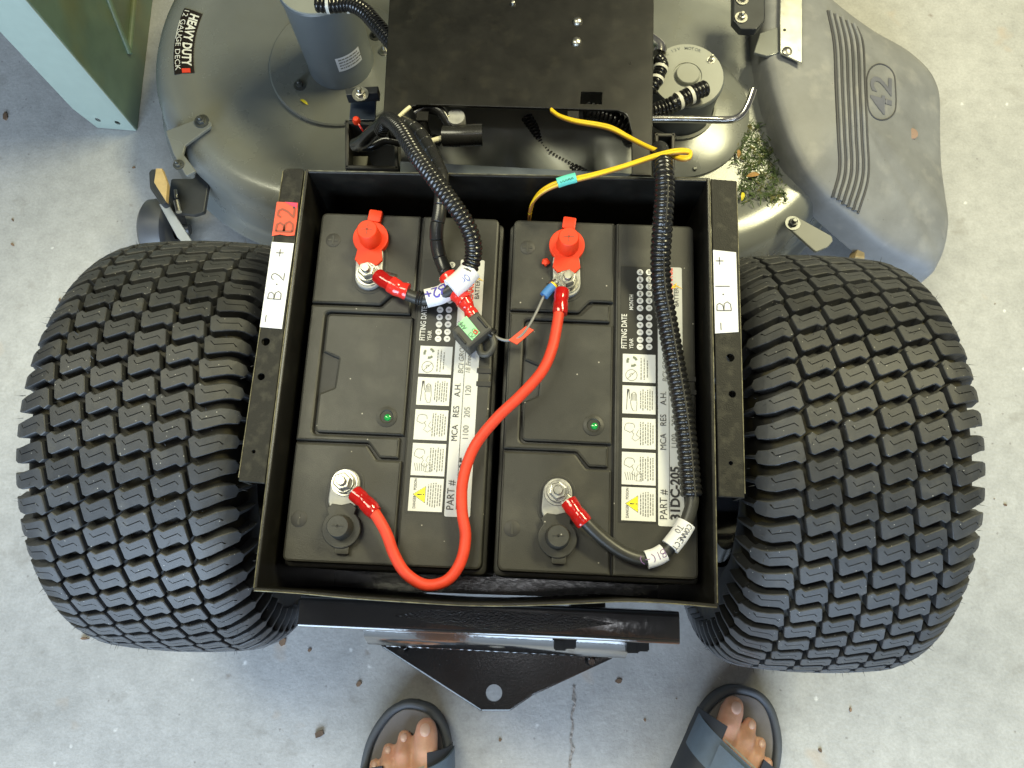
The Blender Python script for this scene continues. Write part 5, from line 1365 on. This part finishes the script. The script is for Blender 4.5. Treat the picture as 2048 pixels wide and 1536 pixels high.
prism('red_flag', xy([(1017, 680), (1052, 652), (1068, 660), (1034, 689)], ZB + .019), ZB + .0175, ZB + .0192, M_REDTAPE, fus, .0002)
tube('blue_crimp', path3([(1088, 592, ZB + .012), (1098, 580, ZB + .012), (1106, 572, ZB + .012)]), .0044, M_BLUE, fus, 14)
tube('crimp_end', path3([(1103, 575, ZB + .012), (1108, 569, ZB + .0118)]), .0040, M_LOGOY, fus, 14)
lug(fus, P1p + Vector((0, 0, .0020)), at(1098, 580, ZB), r=.0088, barrel=.003, ln_=.006)
rebase(fus, FC)
# --- pair of yellow wires
yw = empty('yellow_wire_pair', 'pair of yellow wires with a teal tag looping over the tray rim', 'wire')
YP = [(1102, 218, .400), (1118, 230, .404), (1150, 240, .412), (1200, 248, .42), (1228, 256, .425), (1260, 274, .43), (1300, 294, .445), (1340, 308, .462), (1366, 314, .472), (1381, 311, .476), (1378, 301, .474), (1352, 300, .472), (1310, 310, .471), (1250, 330, .470), (1190, 347, .469), (1140, 358, .467), (1105, 368, .460), (1080, 384, .45), (1066, 405, .435), (1060, 430, .415), (1058, 450, .39)]
tube('yellow_sheath', path3(YP), .0016, M_YEL, yw, 10, .003)
tube('striped_sheath', [p + Vector((.0012 * math.sin(i * 1.3), -.0029, .0006 * math.cos(i))) for i, p in enumerate(path3(YP))], .0016, M_BROWN, yw, 10, .003)
tube('striped_core', [p + Vector((.0012 * math.sin(i * 1.3), -.0026, .0013 + .0006 * math.cos(i))) for i, p in enumerate(path3(YP))], .0014, M_YEL, yw, 8, .003)
tg = sleeve('teal_tag', path3([(1115, 366, .4665), (1133, 360, .4675), (1152, 355, .4685)]), .0046, M_TEAL, yw)
tube('handwriting', [at(1120 + k * 3, 364.5 - k * .95 + (2.0 if k % 2 else -2.0), .4726) for k in range(10)], .0003, M_INK, yw, 5, .001)
rebase(yw, at(1133, 360, .45))
# ================================================================== the person standing behind the hitch: feet in sandals
per = empty('person', 'person standing in dark grey open sandals with bare feet behind the hitch', 'person', (0.1, -0.42, 0))
def blob(bm, c, r, rot=None, sub=2):
    k = len(bm.verts); g_ = bmesh.ops.create_icosphere(bm, subdivisions=sub, radius=1.0)
    M = Matrix.Translation(c) @ (rot or Matrix.Identity(4)) @ Matrix.Diagonal((*r, 1)); bmesh.ops.transform(bm, matrix=M, verts=g_['verts'])
def limb(bm, pts):
    """pts: (Vector, radius); overlapping balls along the chain"""
    for (a, ra), (b, rb) in zip(pts, pts[1:]):
        n = max(2, int((b - a).length / (min(ra, rb) * .45)))
        for k in range(n + 1):
            t = k / n; r = ra + (rb - ra) * t; blob(bm, a.lerp(b, t), (r, r, r * .92), None, 2)
def make_foot(ox, oy, ang, side):
    """side +1: big toe on +x (a left foot). local: toes towards +y, heel at -y"""
    T = Matrix.Translation((ox, oy, 0)) @ Matrix.Rotation(ang, 4, 'Z')
    bm = bmesh.new(); V3 = lambda x, y, z: Vector((x * side, y, z))
    zs = 0.030
    toes = [(.026, .032, .0156, .055), (-.0020, .022, .0108, .045), (-.0224, .008, .0098, .038), (-.0400, -.009, .0089, .032), (-.0550, -.028, .0080, .027)]
    for i, (x, y, r, l) in enumerate(toes):
        xb = x * .90; 
        limb(bm, [(V3(xb, y - l - .012, zs + .020 - i * .001), r * 1.15), (V3(x, y - l * .45, zs + .021 - i * .001), r * 1.02), (V3(x, y - .008, zs + r * .95), r), (V3(x, y, zs + r * .8), r * .86)])
    # ball, instep, heel, ankle, shin
    limb(bm, [(V3(.020, -.045, zs + .020), .021), (V3(.022, -.085, zs + .026), .024), (V3(.018, -.13, zs + .034), .027), (V3(.010, -.175, zs + .046), .031), (V3(.004, -.205, zs + .06), .034)])
    limb(bm, [(V3(-.020, -.055, zs + .014), .016), (V3(-.028, -.09, zs + .016), .017), (V3(-.024, -.14, zs + .020), .020), (V3(-.012, -.20, zs + .026), .027), (V3(-.004, -.225, zs + .028), .030)])
    limb(bm, [(V3(0, -.05, zs + .018), .018), (V3(0, -.09, zs + .022), .022), (V3(-.002, -.14, zs + .03), .027), (V3(0, -.19, zs + .045), .032)])
    limb(bm, [(V3(.002, -.205, zs + .055), .035), (V3(.002, -.207, zs + .10), .034), (V3(.002, -.21, zs + .17), .038), (V3(.002, -.222, zs + .27), .050), (V3(.004, -.222, zs + .34), .052), (V3(.006, -.212, zs + .42), .050), (V3(.006, -.20, zs + .47), .056)])
    bmesh.ops.transform(bm, matrix=T, verts=bm.verts)
    return bm, T
M_SHAPE = []
fd = [(-0.112, -0.390, 0.07, 1), (0.312, -0.358, -0.46, -1)]
bmf = bmesh.new(); TT = []
for f in fd:
    b_, T = make_foot(*f); me = bpy.data.meshes.new('t'); b_.to_mesh(me); b_.free(); bmf.from_mesh(me); bpy.data.meshes.remove(me); TT.append((T, f[3]))
KN = [T @ Vector((.006 * s_, -.20, .50)) for T, s_ in TT]                       # the knees
HIP = [Vector((0.025, -.62, .90)), Vector((0.185, -.62, .90))]
SHO = [Vector((-.075, -.60, 1.40)), Vector((0.285, -.60, 1.40))]; MID = Vector((0.105, -.62, 1.0))
ELB = [Vector((-.19, -.52, 1.13)), Vector((0.36, -.52, 1.13))]; WRI = [Vector((-.075, -.30, 1.17)), Vector((.135, -.30, 1.17))]
def upper(bm, g, cloth=0):
    if cloth in (0, 1):
        for k in range(2): limb(bm, [(KN[k], .056 + g), (KN[k].lerp(HIP[k], .5), .074 + g), (HIP[k], .092 + g)])
        limb(bm, [(HIP[0], .095 + g), (HIP[1], .095 + g)])
    if cloth in (0, 2):
        for dx in (-.075, 0, .075): limb(bm, [(MID + Vector((dx, 0, -.06)), .105 + g), (MID + Vector((dx * 1.1, .005, .15)), .105 + g), (MID + Vector((dx * 1.5, .01, .33)), .098 + g)])
        limb(bm, [(SHO[0], .062 + g), (SHO[1], .062 + g)])
        for k in range(2): limb(bm, [(SHO[k], .060 + g), (SHO[k].lerp(ELB[k], .55), .048 + g)] + ([(ELB[k], .042 + g)] if not cloth else []))
    if cloth == 0:
        for k in range(2):
            s_ = -1 if k == 0 else 1
            limb(bm, [(ELB[k], .042), (ELB[k].lerp(WRI[k], .35), .042), (WRI[k], .027)])
            pal = WRI[k] + Vector((-s_ * .015, .055, .0)); limb(bm, [(WRI[k], .025), (pal, .030)])
            for f in range(4):
                b0 = pal + Vector((-s_ * .008, .012, .028 - f * .018)); b1 = b0 + Vector((-s_ * .022, .026, .002)); b2 = b1 + Vector((-s_ * .024, .004 - f * .002, 0))
                limb(bm, [(b0, .0095), (b1, .0088), (b2, .0078)])
            limb(bm, [(WRI[k] + Vector((-s_ * .012, .02, -.005)), .014), (pal + Vector((-s_ * .030, -.02, -.012)), .0105), (pal + Vector((-s_ * .052, -.004, -.008)), .0095)])
        nk = Vector((.105, -.60, 1.45)); limb(bm, [(nk, .058), (nk + Vector((0, .025, .10)), .054)])
        hd = nk + Vector((0, .05, .20)); rt = Matrix.Rotation(-.55, 4, 'X')
        blob(bm, hd, (.077, .098, .112), rt, 3); limb(bm, [(hd + Vector((0, .04, -.06)), .050), (hd + Vector((0, .075, -.085)), .034)])
        limb(bm, [(hd + Vector((0, .098, .0)), .012), (hd + Vector((0, .108, -.03)), .015)])
        for s_ in (-1, 1): blob(bm, hd + Vector((s_ * .078, -.005, -.01)), (.010, .020, .032), rt, 2)
upper(bmf, 0)
body = bm_obj('bare_feet_and_shins', bmf, M_SKIN, None, 0)
md = body.modifiers.new('r', 'REMESH'); md.mode = 'VOXEL'; md.voxel_size = .0028
ms = body.modifiers.new('s', 'SMOOTH'); ms.factor = .5; ms.iterations = 3
dg = bpy.context.evaluated_depsgraph_get(); me = bpy.data.meshes.new_from_object(body.evaluated_get(dg))
bpy.data.objects.remove(body)
body = obj_from('body', me, M_SKIN, per, 180); body.location = -per.location
def garment(name, cl, g, m, vox=.008):
    bm = bmesh.new(); upper(bm, g, cl); o = bm_obj(name, bm, m, None, 0)
    a = o.modifiers.new('r', 'REMESH'); a.mode = 'VOXEL'; a.voxel_size = vox
    b = o.modifiers.new('s', 'SMOOTH'); b.factor = .5; b.iterations = 6
    me = bpy.data.meshes.new_from_object(o.evaluated_get(bpy.context.evaluated_depsgraph_get())); bpy.data.objects.remove(o)
    q = obj_from(name, me, m, per, 180); q.location = -per.location; return q
garment('shorts', 1, .014, mat('khaki_cloth', (.20, .17, .12), .8, var=.1, vscale=60))
garment('shirt', 2, .012, mat('navy_shirt', (.06, .08, .13), .85, var=.1, vscale=60))
hd = Vector((.105, -.55, 1.66)); bm = bmesh.new(); blob(bm, hd, (.082, .098, .102), Matrix.Rotation(-.55, 4, 'X'), 3)
hr = bm_obj('hair', bm, mat('grey_hair', (.22, .21, .20), .7, var=.3, vscale=200), per, 60); hr.location = -per.location
def loft(name, rows, th, m, parent, T):
    """rows of points -> sheet with thickness"""
    bm = bmesh.new(); n = len(rows[0]); G = [[bm.verts.new(T @ Vector(p)) for p in r] for r in rows]
    for a, b in zip(G, G[1:]):
        for i in range(n - 1): bm.faces.new((a[i], a[i + 1], b[i + 1], b[i]))
    bmesh.ops.recalc_face_normals(bm, faces=bm.faces)
    bmesh.ops.solidify(bm, geom=bm.faces[:], thickness=th)
    o = bm_obj(name, bm, m, parent, 50); return o
for (T, side), nm in zip(TT, ('sandal', 'sandal')):
    sx = side
    # sole outline, toes +y; big-toe side is sx
    OUT = [(.012, .062), (.034, .052), (.050, .028), (.056, -.005), (.054, -.05), (.046, -.10), (.040, -.15), (.040, -.20), (.034, -.24), (.015, -.262), (-.015, -.262), (-.034, -.24), (-.044, -.20), (-.050, -.15), (-.056, -.10), (-.060, -.05), (-.058, -.012), (-.048, .022), (-.028, .050), (-.008, .062)]
    P = [Vector((x * sx, y)) for x, y in OUT]
    P = [Vector((p.x, p.y)) for p in [Vector((q.x, q.y, 0)) for q in catmull([Vector((p.x, p.y, 0)) for p in P + [P[0]]], .004)][:-1]]
    P = [(T @ Vector((p.x, p.y, 0))).xy for p in P]
    if sgn_area(P) < 0: P = P[::-1]
    s_ = prism('sandal', P, .0008, .026, M_SOLE, per, .004); s_.location = -per.location
    s_['label'] = 'dark grey sandal on the foot nearer the hitch' if side > 0 else 'dark grey sandal on the foot nearer the B-1 tyre'
    inner = offset_poly(P, -.0095)
    prism('footbed', inner, .0255, .0285, M_BED, s_, .001)
    # raised bumper round the toes: tube along the outline's front
    fr_ = []
    for x, y in OUT[:4][::-1]: fr_.append((x, y))
    fr_ = [OUT[4], OUT[3], OUT[2], OUT[1], OUT[0], OUT[-1], OUT[-2], OUT[-3], OUT[-4], OUT[-5]]
    tube('toe_bumper', [T @ Vector((x * sx * .955, y * .955 - .001, .027)) for x, y in fr_], .0052, M_SOLE, s_, 12, .004)
    # vamp panels and the broad strap over the toe joints
    def arch(y0, y1, zt, tilt, w=0.058, k=13, x0=-1.0, x1=1.0, lift=0.0, zside=.018):
        rows = []
        for yy in [y0 + (y1 - y0) * j / 4 for j in range(5)]:
            r = []
            for i in range(k):
                u_ = x0 + (x1 - x0) * i / (k - 1); a = u_ * math.pi / 2
                x = math.sin(a) * w; z = zside + (zt - zside) * max(0, math.cos(a)) ** .65 + lift
                r.append((x * sx, yy + tilt * u_, z))
            rows.append(r)
        return rows
    loft('strap_panel', arch(-.085, -.002, .066, .014, .0590, 15, -1, -.30), .0028, M_STRAPD, s_, T)
    loft('strap_panel', arch(-.090, .006, .070, .004, .0575, 15, .34, 1), .0028, M_STRAPD, s_, T)
    loft('broad_strap', arch(-.058, -.018, .070, .024, .0600, 25, -1, 1, .003), .0030, M_STRAP, s_, T)
    loft('strap_trim', arch(-.0165, -.0140, .0675, .024, .0594, 25, -1, .35, .0008), .0022, M_TRIM, s_, T)
    loft('ankle_strap', arch(-.165, -.135, .098, .0, .0440, 21, -1, 1, .0), .0028, M_STRAP, s_, T)
    loft('strap_pad', arch(-.054, -.024, .0715, .024, .0602, 11, -.45, .35, .0052), .0024, M_STRAP, s_, T)
    for nx, ny, nr in ((.026, .0370, .0090), (-.0020, .0260, .0059), (-.0224, .0115, .0053), (-.0400, -.006, .0047), (-.0550, -.025, .0042)):
        bm = bmesh.new(); blob(bm, Vector((nx * sx, ny - nr * .55, .030 + nr * 2.92)), (nr * .75, nr * .95, .0013), Matrix.Rotation(-.45, 4, 'X'), 2)
        bmesh.ops.transform(bm, matrix=T, verts=bm.verts); o = bm_obj('toenail', bm, M_NAIL, per, 60); o.location = -per.location
